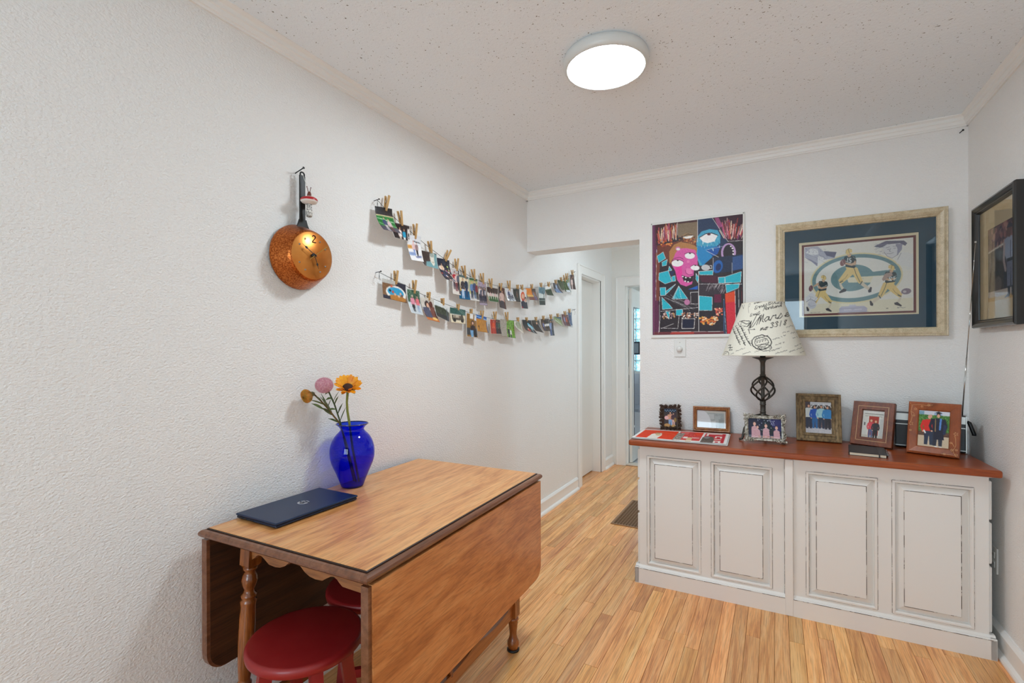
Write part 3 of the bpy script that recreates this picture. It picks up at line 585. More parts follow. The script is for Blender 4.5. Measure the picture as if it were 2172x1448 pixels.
def hand(ang, L_, wd, tail, m, x_):
    # ang clockwise from 12 as seen from the room; on this wall "right" is +y
    pts = [(-wd*.4, -tail), (wd*.4, -tail), (wd*.35, L_*.55), (wd*1.6, L_*.66), (wd*.3, L_*.78), (0, L_), (-wd*.3, L_*.78), (-wd*1.6, L_*.66), (-wd*.35, L_*.55)]
    c_, s_ = math.cos(ang), math.sin(ang); return prism([(u*c_+v*s_, -u*s_+v*c_) for u, v in pts], x_, x_+.001, 'x')
fobj('hour_hand', hand(math.radians(160), .052, .003, .01, M_BLACK, .098), M_BLACK, ck); fobj('minute_hand', hand(math.radians(-58), .066, .003, .01, M_BLACK, .100), M_BLACK, ck)
c_, s_ = math.cos(math.radians(52)), math.sin(math.radians(52))
fobj('second_hand', strip([(-.030*s_, -.030*c_), (.066*s_, .066*c_)], .0026, .103, .1036, 'x'), M_BRASS, ck)
fobj('spindle', xf(lathe([(.007, .087), (.007, .096), (.004, .097), (.004, .105), (.0001, .106)], 16, False), RX), M_BLACK, ck, smooth=True)
std = lathe([(.0036, 0), (.003, .0022), (.0001, .003)], 10, False); sm_ = None
for h_ in (1, 2, 4, 5, 7, 8, 10, 11):
    a = h_*PI/6; p_ = (.0875, .066*math.sin(a), .066*math.cos(a))
    if sm_ is None: s0 = fobj('hour_stud', xf(std, RX), M_STEEL, ck, loc=p_, smooth=True); sm_ = s0.data
    else: inst('hour_stud', sm_, ck, p_)
two = [(-.007, .010), (-.004, .014), (.002, .014), (.006, .010), (.005, .005), (-.006, -.008), (-.007, -.011), (.008, -.011)]
fobj('numeral', strip([(u+.006, v+.062) for u, v in two], .0030, .0873, .0890, 'x'), mat('dark_numeral', (70, 34, 16), .35, .3), ck)
nail((0, CYc-.008, CZc+.322), (1, -.0, .25), 'black nail holding up the pan clock', .05, .002)
# snail on a mushroom ornament
mo = thing('mushroom_ornament', 'small snail on a red and white mushroom ornament hanging from the clock handle', 'ornament', (.062, 1.219, 1.797))
fobj('stem', lathe([(.0001, 0), (.010, .001), (.013, .010), (.012, .02), (.0095, .035), (.0105, .052), (.0001, .053)], 20, False), mat('speckled_stem', (232, 230, 224), .5, var=(240, (30, 28, 28))), mo, smooth=True)
cp = fobj('cap', lathe([(.009, .048), (.026, .054), (.030, .0585), (.0305, .061)], 32, False), mat('white_cap', (228, 220, 214), .4), mo, smooth=True)
fobj('cap_band', lathe([(.0308, .061), (.031, .064), (.029, .069), (.024, .0725)], 32, False), mat('red_band', (176, 22, 34), .35), cp, smooth=True)
fobj('cap_top', lathe([(.024, .0725), (.014, .077), (.0001, .079)], 32, False), mat('white_cap_top', (224, 212, 206), .4), cp, smooth=True)
sn = fobj('snail', join(tube([(0, 0, .076), (0, .001, .088), (.001, 0, .096)], [.008, .007, .0045], 10), tube([(0, -.003, .095), (-.001, -.009, .112)], .0012, 6), tube([(0, .003, .095), (.001, .007, .112)], .0012, 6), sph(-.001, -.009, .113, .002, 8, 6), sph(.001, .007, .113, .002, 8, 6)), mat('brown_snail', (104, 52, 34), .45), mo, smooth=True)
fobj('thread', tube([(0, 0, .078), (-.012, -.003, .125), (-.026, -.006, .160)], .0008, 5), M_THREAD, mo)
# ------------------------------------------------------------------ two photo strings
UP = [
((1.595,1.942),(1.707,1.957),(1.595,1.809),(1.698,1.81),(1.674,2.01),(1.66,1.936)),
((1.696,1.894),(1.827,1.902),(1.696,1.812),(1.811,1.816),(1.75,1.959),(1.765,1.89)),
((1.805,1.857),(1.915,1.869),(1.81,1.719),(1.904,1.725),(1.869,1.924),(1.867,1.849)),
((1.894,1.799),(2.04,1.803),(1.897,1.708),(2.035,1.709),(1.977,1.859),(1.99,1.797)),
((2.043,1.784),(2.159,1.786),(2.054,1.647),(2.145,1.643),(2.156,1.843),(2.116,1.775)),
((2.176,1.749),(2.246,1.744),(2.175,1.599),(2.242,1.596),(2.22,1.807),(2.216,1.736)),
((2.245,1.722),(2.346,1.718),(2.242,1.577),(2.341,1.578),(2.289,1.778),(2.308,1.711)),
((2.347,1.718),(2.437,1.719),(2.341,1.576),(2.433,1.576),(2.384,1.771),(2.398,1.707)),
((2.454,1.706),(2.542,1.705),(2.447,1.557),(2.534,1.559),(2.489,1.762),(2.503,1.696)),
((2.54,1.687),(2.682,1.687),(2.539,1.585),(2.673,1.589),(2.585,1.741),(2.592,1.678)),
((2.699,1.702),(2.776,1.698),(2.681,1.558),(2.766,1.55),(2.72,1.728),(2.715,1.678)),
((2.78,1.7),(2.885,1.705),(2.775,1.606),(2.879,1.611),(2.821,1.757),(2.83,1.692)),
((2.889,1.71),(2.985,1.718),(2.889,1.614),(2.975,1.617),(2.956,1.745),(2.956,1.713)),
((2.983,1.713),(3.092,1.725),(2.973,1.572),(3.08,1.575),(3.01,1.751),(3.02,1.712)),
((3.081,1.734),(3.243,1.748),(3.094,1.639),(3.253,1.65),(3.177,1.775),(3.18,1.739)),
((3.292,1.768),(3.412,1.777),(3.284,1.622),(3.393,1.63),(3.329,1.803),(3.334,1.768)),
((3.414,1.782),(3.531,1.803),(3.414,1.706),(3.526,1.712),(3.48,1.828),(3.48,1.787)),
((3.557,1.83),(3.676,1.839),(3.569,1.741),(3.696,1.746),(3.609,1.86),(3.612,1.828)),
((3.663,1.867),(3.775,1.872),(3.697,1.781),(3.781,1.787),(3.732,1.897),(3.739,1.863)),
((3.767,1.872),(3.855,1.885),(3.781,1.768),(3.868,1.771),(3.804,1.926),(3.808,1.865)),
((3.858,1.894),(3.922,1.913),(3.861,1.787),(3.921,1.799),(3.858,1.948),(3.862,1.892)),
((3.927,1.946),(4.027,1.962),(3.921,1.811),(4.035,1.818),(3.977,1.993),(3.984,1.947))]
LO = [
((1.641,1.623),(1.8,1.612),(1.636,1.528),(1.794,1.515),(1.73,1.67),(1.726,1.604)),
((1.803,1.592),(1.899,1.591),(1.796,1.461),(1.902,1.455),(1.858,1.64),(1.853,1.573)),
((1.911,1.56),(2.016,1.562),(1.917,1.431),(2.02,1.421),(1.974,1.593),(1.973,1.549)),
((2.018,1.555),(2.154,1.523),(2.007,1.461),(2.134,1.436),(2.086,1.571),(2.091,1.533)),
((2.163,1.528),(2.315,1.522),(2.16,1.439),(2.3,1.436),(2.237,1.552),(2.236,1.517)),
((2.319,1.508),(2.425,1.499),(2.311,1.363),(2.417,1.359),(2.364,1.533),(2.365,1.506)),
((2.423,1.504),(2.548,1.494),(2.427,1.397),(2.533,1.389),(2.491,1.532),(2.487,1.474)),
((2.581,1.485),(2.71,1.486),(2.577,1.386),(2.709,1.387),(2.638,1.536),(2.641,1.482)),
((2.72,1.493),(2.907,1.489),(2.702,1.373),(2.892,1.361),(2.797,1.543),(2.806,1.482)),
((2.902,1.484),(3.004,1.496),(2.906,1.404),(3.011,1.388),(2.95,1.516),(2.953,1.487)),
((3.029,1.504),(3.18,1.505),(3.018,1.413),(3.196,1.39),(3.09,1.524),(3.095,1.496)),
((3.159,1.506),(3.303,1.514),(3.185,1.418),(3.32,1.405),(3.238,1.535),(3.241,1.503)),
((3.338,1.523),(3.49,1.534),(3.338,1.425),(3.471,1.426),(3.38,1.553),(3.38,1.52)),
((3.486,1.531),(3.563,1.543),(3.473,1.391),(3.562,1.395),(3.51,1.571),(3.516,1.532)),
((3.58,1.557),(3.744,1.561),(3.584,1.488),(3.715,1.466),(3.657,1.588),(3.661,1.559)),
((3.734,1.589),(3.889,1.592),(3.743,1.478),(3.888,1.478),(3.801,1.617),(3.808,1.581)),
((3.897,1.609),(3.981,1.62),(3.869,1.477),(3.954,1.475),(3.917,1.645),(3.92,1.605))]
SK = (226, 178, 150); DK = (38, 32, 34); BL = (60, 80, 130); WH = (232, 230, 226); PK = (226, 150, 160); GR = (60, 110, 50)
def P1(c): c.vgrad(0, .3, (30, 28, 30), (52, 46, 48)).rect(0, .3, 1, .75, (34, 120, 52)).rect(0, .29, 1, .33, (214, 196, 150)).line([(0, .42), (1, .52)], .03, (200, 230, 190)).line([(0, .62), (1, .7)], .02, (190, 220, 180)).rect(0, .75, 1, 1, (70, 66, 84)); c.man(.38, .36, .98, (60, 70, 110), (200, 190, 190)).man(.62, .4, 1.02, (222, 190, 196), (90, 50, 44), (190, 150, 90)); c.noise(12, 3)
def P2(c): c.vgrad(0, 1, (48, 34, 34), (30, 20, 22)).rect(.86, .2, 1, 1, (226, 220, 214)).ell(.93, .66, .05, .2, DK).ell(.93, .72, .02, .05, WH); c.man(.42, .22, 1.25, (236, 226, 222), (214, 200, 184), (90, 60, 44)).man(.66, .28, 1.25, (30, 156, 196), (238, 234, 230), (150, 110, 70)); c.noise(10, 3)
def P3(c): c.vgrad(0, .4, (214, 214, 218), (232, 232, 234)).rect(0, .4, 1, 1, (238, 236, 236)).rect(0, .36, .3, .5, (210, 150, 70)).ell(.2, .7, .3, .07, (140, 160, 200)).line([(.45, .22), (.9, .26)], .05, (90, 96, 104)); c.man(.42, .2, .78, (226, 190, 190), (130, 150, 200), (170, 60, 60)).man(.62, .24, .8, (150, 120, 120), DK, (60, 40, 40)); c.poly([(.4, .8), (.9, .74), (.9, .82), (.5, .86)], (120, 130, 170)); c.noise(8, 3)
def P4(c): c.rect(0, 0, 1, 1, (66, 52, 48)).poly([(.14, 1), (.3, .62), (.62, .55), (.62, 0), (1, .1), (1, 1)], (112, 158, 164)).poly([(.55, .1), (.82, .05), (.8, .7), (.68, .86), (.56, .6)], (226, 220, 206)).ell(.68, .18, .13, .12, (160, 170, 164)).line([(.62, .55), (.7, .63), (.77, .55)], .02, (150, 130, 90)); c.noise(9, 3)
def P5(c):
    c.rect(0, 0, 1, 1, (34, 38, 54)).noise(40, 6, (.5, .1, 1, .6)).ell(.25, .4, .2, .1, (236, 216, 200)); c.rs = np.random.RandomState(4)
    for i in range(36): c.ell(c.rs.uniform(.1, .95), c.rs.uniform(.45, .98), .06, .035, [(226, 190, 170), (236, 232, 226), (60, 70, 130), (180, 60, 60), (40, 34, 40)][i % 5])
    c.ell(.75, .3, .06, .04, (210, 230, 120)).ell(.8, .45, .05, .04, (220, 236, 140)); c.man(.3, .2, .75, (226, 190, 160), (60, 60, 90)); c.noise(12, 3)
def P6(c): c.rect(0, 0, 1, 1, (196, 190, 192)).rect(0, .7, 1, 1, (224, 216, 208)).rect(.8, 0, 1, .95, (60, 56, 64)); c.man(.3, .12, .8, (190, 50, 60), (70, 60, 70)).man(.55, .16, .86, (226, 200, 196), (120, 60, 66)).man(.8, .14, .8, (90, 92, 110), DK); c.noise(10, 3)
def P7(c): c.rect(0, 0, 1, 1, (230, 220, 190)).rect(0, .62, 1, 1, (18, 96, 138)).rect(0, 0, 1, .1, (90, 110, 110)); c.man(.38, .12, .96, (66, 56, 60), (200, 214, 236), (150, 90, 50)).man(.72, .08, .9, (24, 44, 70), (34, 50, 90), (40, 30, 30)).man(.16, .5, .8, (222, 180, 60), (40, 60, 110)); c.noise(10, 3)
def P8(c): c.rect(0, 0, 1, 1, (176, 180, 120)).rect(0, .7, 1, 1, (214, 210, 206)).rect(0, 0, 1, .12, (60, 96, 70)); c.man(.28, .16, .92, (96, 130, 180), (40, 50, 80), (190, 150, 100)).man(.58, .1, .9, (60, 70, 110), (60, 90, 130)).man(.84, .18, .94, (130, 40, 50), DK); c.noise(12, 3)
def P9(c): c.rect(0, 0, 1, 1, (166, 152, 172)).rect(0, .2, 1, .9, (120, 110, 118)); [c.man(.15+.18*i, .2+.05*(i % 3), .8+.04*(i % 2), [(220, 214, 216), (90, 90, 110), (200, 180, 180), (60, 60, 80), (190, 190, 200)][i], (50, 50, 70)) for i in range(5)]; c.noise(18, 3)
def P10(c): c.rect(0, 0, 1, .42, (52, 30, 30)).rect(0, .4, 1, .66, (210, 190, 184)).rect(0, .62, 1, 1, (40, 90, 34)); [c.rect(.05+.2*i, 0, .12+.2*i, .4, (70, 44, 36)) for i in range(5)]; [c.man(.1+.2*i, .3, .8, [(226, 220, 214), (230, 200, 196)][i % 2], (226, 220, 212)) for i in range(5)]; c.noise(12, 3)
def P11(c): c.rect(0, 0, 1, 1, (86, 44, 36)).rect(0, 0, .4, 1, (66, 56, 60)).man(.5, .12, 1.05, (216, 186, 176), (66, 60, 72), (40, 28, 26), w=.7).noise(10, 3)
def P12(c): c.rect(0, 0, 1, 1, (216, 218, 224)).ell(.7, .72, .22, .22, (90, 92, 104)).ell(.7, .72, .13, .13, (200, 204, 210)).ell(.3, .78, .18, .18, (70, 72, 88)).poly([(.2, .5), (.6, .35), (.9, .5), (.8, .75), (.3, .78)], (64, 66, 84)); c.man(.35, .1, .9, (70, 76, 110), (54, 54, 74)).man(.62, .14, .85, (196, 200, 210), (60, 60, 84)); c.noise(16, 3)
def P13(c): c.rect(0, 0, 1, 1, (36, 36, 34)).rect(.1, 0, .2, 1, (56, 56, 50)).rect(.75, 0, .85, 1, (60, 60, 54)).man(.55, .2, 1.0, (110, 80, 66), (70, 60, 50)).noise(10, 3)
def P14(c): c.rect(0, 0, 1, 1, (226, 224, 222)).ell(.4, .34, .26, .22, (214, 84, 40)).ell(.4, .36, .17, .14, SK).ell(.4, .54, .16, .08, (200, 66, 40)).poly([(.05, 1), (.1, .62), (.4, .56), (.75, .66), (.8, 1)], (36, 40, 62)).ell(.76, .5, .16, .13, (60, 80, 90)).ell(.76, .54, .12, .09, SK).poly([(.6, 1), (.62, .66), (1, .62), (1, 1)], (40, 46, 60)).rect(.1, .88, .25, .96, (196, 40, 60)).noise(9, 3)
def P15(c): c.rect(0, 0, 1, 1, (120, 66, 50)).rect(0, 0, .55, .55, (222, 130, 36)).rect(0, .52, .6, .68, (226, 178, 90)).rect(.55, 0, 1, .3, (70, 56, 50)); c.man(.68, .2, 1.0, (130, 130, 150), (80, 100, 160)).man(.84, .24, 1.0, (150, 120, 100), (90, 120, 180)); c.noise(10, 3)
def P16(c): c.rect(0, 0, 1, .35, (110, 146, 160)).rect(0, .35, 1, .64, (214, 222, 220)).rect(0, .6, 1, 1, (52, 64, 62)).line([(.75, 1), (.78, .4)], .07, (40, 44, 44)).ell(.6, .2, .5, .18, (86, 120, 136)).line([(.78, .42), (.5, .25)], .05, (50, 56, 58)).line([(0, .72), (1, .72)], .03, (180, 200, 196)).noise(12, 3)
def P17(c): c.rect(0, 0, 1, .36, (232, 232, 230)).rect(0, .34, 1, 1, (44, 62, 40)).noise(24, 3, (0, .35, 1, 1)).line([(0, .36), (1, .3)], .04, (90, 110, 90))
def P18(c): c.rect(0, 0, 1, 1, (70, 70, 76)).poly([(.1, .6), (.6, .5), (.8, 1), (.2, 1)], (110, 134, 170)); c.man(.45, .05, .95, (150, 170, 200), (100, 120, 160), (60, 50, 50)); c.noise(14, 3)
def P19(c): c.rect(0, 0, 1, 1, (46, 62, 38)).noise(20, 4).poly([(.3, 1), (.6, .4), (1, .6), (1, 1)], (70, 80, 50))
def P20(c): c.rect(0, 0, 1, 1, (58, 76, 44)).noise(26, 3).rect(.2, .78, .9, 1, (200, 204, 210)).line([(.3, .2), (.5, .8)], .06, (140, 160, 130))
def P21(c): c.rect(0, 0, 1, 1, (200, 208, 212)).rect(0, 0, 1, .3, (120, 140, 110)).man(.5, .2, .95, (150, 170, 200), (90, 100, 130)).noise(12, 3)
def P22(c): c.rect(0, 0, 1, 1, (64, 40, 40)).rect(0, 0, .2, 1, (90, 80, 84)).man(.6, .12, 1.0, (40, 30, 34), (36, 28, 30)).man(.36, .2, 1.05, (222, 196, 190), (200, 180, 176), (80, 50, 40)).noise(10, 3)
def Q1(c): c.rect(0, 0, 1, .24, (186, 184, 178)).rect(0, .2, 1, 1, (126, 92, 64)).rect(.55, .05, 1, .5, (46, 46, 60)).ell(.56, .6, .42, .36, (236, 232, 226)).ell(.54, .55, .34, .24, (50, 156, 200)).ell(.6, .84, .36, .16, (176, 118, 52)).rect(0, .8, .3, 1, (52, 50, 66)); [c.ell(u, v, .045, .06, q) for u, v, q in ((.36, .3, (206, 96, 66)), (.42, .56, (214, 74, 50)), (.5, .66, SK), (.74, .58, SK), (.8, .66, (90, 60, 60)), (.3, .52, DK), (.66, .72, (230, 190, 160)))]; c.noise(9, 3)
def Q2(c): c.rect(0, 0, 1, .5, (70, 100, 80)).noise(30, 4, (0, 0, 1, .5)).rect(0, .5, 1, 1, (196, 204, 210)); c.man(.36, .22, .9, (222, 140, 160), (30, 28, 32), (214, 214, 200), skirt=True).man(.72, .22, .9, (222, 110, 120), (150, 170, 200), (60, 50, 50)); c.noise(10, 3)
def Q3(c): c.rect(0, 0, 1, .5, (206, 200, 190)).rect(0, .5, 1, 1, (96, 60, 42)).poly([(.05, .4), (.5, .36), (.62, .9), (.1, .9)], (76, 78, 100)).ell(.4, .26, .16, .14, (56, 40, 40)).ell(.44, .3, .09, .09, SK).poly([(.55, .3), (.95, .35), (.85, .85), (.6, .88)], (120, 70, 60)).ell(.7, .26, .15, .13, (90, 44, 34)).rect(0, .84, 1, 1, (196, 110, 44)).ell(.7, .86, .2, .07, (236, 190, 110)).noise(11, 3)
def Q4(c): c.rect(0, 0, 1, .3, (214, 220, 220)).poly([(0, .28), (.6, .22), (1, .34), (1, 1), (0, 1)], (60, 66, 50)).noise(18, 4, (0, .3, 1, .7)).poly([(0, .72), (1, .62), (1, 1), (0, 1)], (42, 42, 46)).line([(.8, .2), (.9, 1)], .05, (90, 96, 110))
def Q5(c): c.rect(0, 0, 1, .42, (50, 90, 84)).rect(0, .4, 1, 1, (226, 214, 186)).line([(.3, 0), (1, .4)], .015, (140, 170, 160)).line([(.5, 0), (1, .3)], .012, (150, 176, 170)).poly([(.1, .42), (.8, .4), (.9, .75), (.1, .78)], (84, 76, 64)).rect(.2, .44, .6, .62, (190, 176, 150)).ell(.24, .8, .1, .11, (36, 34, 34)).ell(.76, .8, .1, .11, (36, 34, 34)).rect(.08, .4, .66, .45, (210, 206, 196)); [c.man(.28+.14*i, .44, .74, [(60, 50, 50), (190, 180, 170), (90, 60, 60)][i], (60, 50, 50)) for i in range(3)]; c.noise(10, 3)
def Q6(c): c.rect(0, 0, 1, 1, (148, 104, 42)).rect(.3, .02, .62, .22, (234, 232, 228)).rect(.74, .04, .98, .26, (220, 224, 232)).rect(0, .6, 1, .9, (66, 66, 70)).ell(.58, .38, .15, .1, (44, 26, 24)).ell(.58, .39, .09, .065, SK).poly([(.36, .5), (.8, .48), (.86, .72), (.4, .74)], (48, 28, 28)).poly([(.32, .7), (.62, .68), (.6, .98), (.4, .98)], (120, 166, 206)).poly([(.62, .68), (.9, .66), (.9, .96), (.7, .98)], (34, 30, 34)).noise(9, 3)
def Q7(c): c.rect(0, 0, 1, .24, (24, 92, 176)).rect(0, .22, 1, 1, (186, 128, 52)).line([(0, .1), (1, .2)], .05, (150, 190, 226)).noise(14, 3, (0, .3, 1, 1)).man(.2, .55, .85, (60, 50, 44), (70, 56, 44)).rect(.92, .3, 1, 1, (40, 70, 140))
def Q8(c): c.rect(0, 0, 1, 1, (60, 36, 34)).rect(0, 0, .5, 1, (176, 60, 44)); c.man(.3, .1, .95, (222, 90, 50), (190, 60, 50), (90, 50, 40)).man(.62, .08, .98, (60, 66, 70), (44, 46, 56)).man(.84, .1, .98, (70, 90, 70), DK); c.noise(12, 3)
def Q9(c): c.rect(0, 0, .42, 1, (170, 162, 150)).noise(16, 3, (0, 0, .42, 1)).rect(.42, 0, 1, 1, (110, 160, 50)).noise(34, 4, (.42, 0, 1, 1)); c.man(.55, .4, 1.1, (40, 40, 48), (34, 34, 40)).man(.7, .46, 1.1, (226, 224, 220), (60, 60, 70))
def Q10(c): c.rect(0, 0, 1, 1, (206, 204, 190)).poly([(.1, .2), (.5, 0), (.9, .3), (.4, 1)], (170, 176, 150)).line([(.3, 0), (.2, .6)], .05, (110, 116, 96)).line([(.6, 0), (.8, .9)], .06, (140, 144, 120)).poly([(.2, .6), (.9, .8), (.9, 1), (.3, 1)], (230, 220, 206)).noise(12, 3)
def Q11(c): c.rect(0, 0, 1, 1, (40, 40, 42)).line([(.5, .3), (1, .56)], .1, (120, 190, 216)).line([(.5, .42), (1, .68)], .06, (200, 216, 220)); c.man(.72, .3, 1.0, (150, 186, 200), (160, 190, 204), (60, 70, 90)).ell(.36, .82, .12, .12, (200, 60, 46)).ell(.36, .7, .06, .07, SK); c.noise(10, 3)
def Q12(c): c.rect(0, 0, 1, 1, (46, 38, 34)).rect(0, 0, 1, .3, (66, 60, 52)).man(.6, .15, 1.0, (30, 28, 30), (40, 34, 34), (30, 22, 20)).ell(.58, .25, .08, .08, SK).line([(.8, .3), (1, 1)], .06, (180, 186, 200)).noise(10, 3)
def Q13(c): c.rect(0, 0, 1, 1, (70, 54, 44)).line([(.4, .2), (1, .35)], .1, (40, 34, 34)).line([(.4, .5), (1, .45)], .12, (226, 224, 220)).man(.22, .2, 1.0, (120, 130, 180), (60, 70, 120)).man(.6, .45, 1.1, (30, 28, 30), DK).noise(10, 3)
def Q14(c): c.rect(0, 0, 1, 1, (110, 112, 120)).rect(0, 0, 1, .25, (70, 66, 60)).man(.3, .1, 1.0, (130, 150, 190), (70, 90, 140)).man(.72, .12, 1.0, (60, 56, 60), (36, 34, 38), (120, 70, 40)).noise(12, 3)
def Q15(c): c.rect(0, 0, 1, 1, (130, 146, 96)).poly([(0, 0), (1, 0), (1, .3), (.4, .15)], (76, 96, 110)).line([(.1, .4), (.9, .9)], .05, (206, 206, 196)).line([(.4, .3), (1, .8)], .04, (170, 180, 150)).noise(14, 3)
def Q16(c): c.rect(0, 0, 1, 1, (96, 60, 60)).man(.3, .1, 1.0, (140, 140, 170), (90, 90, 120)).man(.6, .15, 1.0, (190, 90, 60), (80, 50, 50)).man(.84, .1, 1.0, (70, 50, 54), DK).noise(14, 3)
def Q17(c): c.rect(0, 0, 1, 1, (90, 106, 136)).rect(0, .85, 1, 1, (206, 206, 206)).man(.5, .08, .95, (70, 84, 120), (80, 96, 130)).noise(14, 3)
UPI = [(P1, 'couple on a green sports field', .060), (P2, 'couple in white and turquoise shirts', .018), (P3, 'couple in the snow', .030), (P4, 'white mask on teal cloth', .026), (P5, 'crowded stadium group', .055), (P6, 'red and pink dressed group', .012),
       (P7, 'pair on a bright blue carpet', .014), (P8, 'people in blue standing in a row', .016), (P9, 'pale mauve group', .016), (P10, 'banquet over a green lawn', .018), (P11, 'woman against brown wood', .020), (P12, 'black and white motorcycle', .026), (P13, 'dark doorway', .02),
       (P14, 'child in an orange hood', .02), (P15, 'orange wall', .028), (P16, 'bare tree over water', .012), (P17, 'dark hedge under white sky', .026), (P18, 'girl in faded denim', .03), (P19, 'deep green woods', .02), (P20, 'grassy field', .03), (P21, 'pale blue figure', .02), (P22, 'couple in dark clothes', .014)]
LOI = [(Q1, 'children in an inflatable pool', .012), (Q2, 'two children in pink', .030), (Q3, 'couple sitting by a lamp', .042), (Q4, 'dim roadside', .020), (Q5, 'vintage golf cart', .012), (Q6, 'woman seated in light jeans', .012), (Q7, 'desert under blue sky', .018), (Q8, 'red costume dancers', .012), (Q9, 'stone wall and bright leaves', .020),
       (Q10, 'cream folded fabric', .034), (Q11, 'white dancer beside a red figure', .040), (Q12, 'person in a black jacket', .030), (Q13, 'person lying in dim room', .026), (Q14, 'narrow standing couple', .016), (Q15, 'mossy garden path', .034), (Q16, 'three friends in maroon', .028), (Q17, 'slate blue portrait', .02)]
M_PHOTO = printmat('glossy_photo_print', .35, .25)
M_PIN = wood('clothespin_wood', (170, 126, 74), (204, 164, 108), (222, 186, 132), stretch=(20, 20, 2), scale=3, rough=.6, coat=0, fine=.3)
ORD = ['first', 'second', 'third', 'fourth', 'fifth', 'sixth', 'seventh', 'eighth', 'ninth', 'tenth', 'eleventh', 'twelfth', 'thirteenth', 'fourteenth', 'fifteenth', 'sixteenth', 'seventeenth', 'eighteenth', 'nineteenth', 'twentieth', 'twenty-first', 'twenty-second']
def photo(c4, fn, nick, curl, xo, row, i):
    (a, b), (c_, d_), (e, f), (g, h) = c4[:4]
    wpx = max(14, int(math.hypot(c_-a, d_-b)*270)); hpx = max(14, int(math.hypot(e-a, f-b)*270)); cv = Cv(wpx, hpx); fn(cv)
    side = random.Random(i*3+len(row)).uniform(-.4, .4)
    cv.rect(0, 0, 1, .03, (236, 236, 232)).rect(0, 0, .03, 1, (236, 236, 232)).rect(0, .97, 1, 1, (236, 236, 232)).rect(.97, 0, 1, 1, (236, 236, 232)) if i % 2 else None
    def f3(U, V):
        Y = (a*(1-U)+c_*U)*(1-V)+(e*(1-U)+g*U)*V; Z = (b*(1-U)+d_*U)*(1-V)+(f*(1-U)+h*U)*V
        X = xo+curl*V**1.8*(1+side*(U-.5)*2)+.004*np.sin(U*PI)*(1-V)
        return X, Y-.10*curl*V**1.8*0, Z+curl*.35*V**2.2
    o = gridprint('photo_print', cv, f3, M_PHOTO, None, back=(-.0005, 0, 0))
    return tag(o, f'photo of {nick}, {ORD[i]} from left, {row} string', 'photo', f'photos on the {row} string')
pin_p = prism([(-.0045, 0), (.0045, 0), (.0052, .03), (.0048, .072), (-.0048, .072), (-.0052, .03)], 0, .0065, 'x')
PINM = {}
def clothespin(top, bot, xo, nick, row):
    d = Vector((0, top[0]-bot[0], top[1]-bot[1])); L_ = d.length; ang = math.atan2(-d.y, d.z)
    t_ = thing('clothespin', f'wooden clothespin gripping the {nick} photo on the {row} string', 'clothespin', (xo, bot[0], bot[1]), (ang, 0, 0), f'clothespins on the {row} string')
    sc = L_/.072
    if not PINM:
        f_ = fobj('prong', pin_p, M_PIN, t_); PINM['p'] = f_.data; s_ = fobj('spring', join(tube([(.0005+.0045*math.cos(q*.9)*.0, -.006+.0004*q, .038) for q in range(31)], .0028, 8), tube([(-.003, -.005, .038), (-.003, -.005, .050), (-.003, .005, .050)], .0008, 5)), M_STEEL, t_); PINM['s'] = s_.data
        C.objects.unlink(f_); C.objects.unlink(s_); bpy.data.objects.remove(f_); bpy.data.objects.remove(s_)
    for sgn in (1, -1):
        inst('prong', PINM['p'], t_, (.0005 if sgn > 0 else -.0005, 0, 0), (0, .10*sgn, 0), (1 if sgn > 0 else -1, 1, sc))
    inst('spring', PINM['s'], t_, (0, 0, .038*(sc-1)))
for row, A_, I_, z0, ys in (('upper', UP, UPI, None, None), ('lower', LO, LOI, None, None)):
    for i, (c4, (fn, nick, curl)) in enumerate(zip(A_, I_)):
        xo = .026+(.004 if i % 2 else 0); photo(c4, fn, nick, curl, xo, row, i); clothespin(c4[4], c4[5], xo+.002, nick, row)
SU = [(1.612, 1.974), (1.66, 1.948), (1.71, 1.925), (1.839, 1.878), (1.955, 1.836), (2.16, 1.774), (2.27, 1.745), (2.412, 1.717), (2.52, 1.709), (2.624, 1.706), (2.75, 1.706), (2.874, 1.711), (3.069, 1.732), (3.25, 1.757), (3.403, 1.786), (3.56, 1.823), (3.728, 1.867), (3.9, 1.925), (4.05, 1.983)]
SL = [(1.622, 1.647), (1.723, 1.624), (1.798, 1.607), (1.937, 1.573), (2.139, 1.54), (2.25, 1.524), (2.355, 1.51), (2.575, 1.491), (2.7, 1.487), (2.827, 1.488), (3.047, 1.496), (3.22, 1.51), (3.401, 1.529), (3.56, 1.551), (3.725, 1.579), (3.9, 1.612), (4.046, 1.644)]
for row, S_ in (('upper', SU), ('lower', SL)):
    t_ = thing('string', f'thin dark string of the {row} row of photos, tied to nails', 'string', (0, 0, 0))
    fobj('cord', tube([(.025, y, z) for y, z in S_], .0011, 6), M_IRON, t_)
    y0, z0 = S_[0]; fobj('loose_end', join(tube([(.025, y0, z0), (.03, y0-.004, z0-.015), (.028, y0+.002, z0-.034)], .0009, 5), tube([(.025, y0, z0), (.034, y0-.008, z0-.012), (.032, y0-.010, z0-.030)], .0009, 5)), M_IRON, t_)
    y1, z1 = S_[-1]; fobj('loose_end', tube([(.025, y1, z1), (.03, y1+.004, z1-.02), (.028, y1-.002, z1-.045)], .0009, 5), M_IRON, t_)
    nail((0, y0+.004, z0+.001), (1, 0, .1), f'nail at the left end of the {row} photo string', .032, .0017); nail((0, y1-.002, z1+.001), (1, 0, .1), f'nail at the right end of the {row} photo string', .032, .0017)
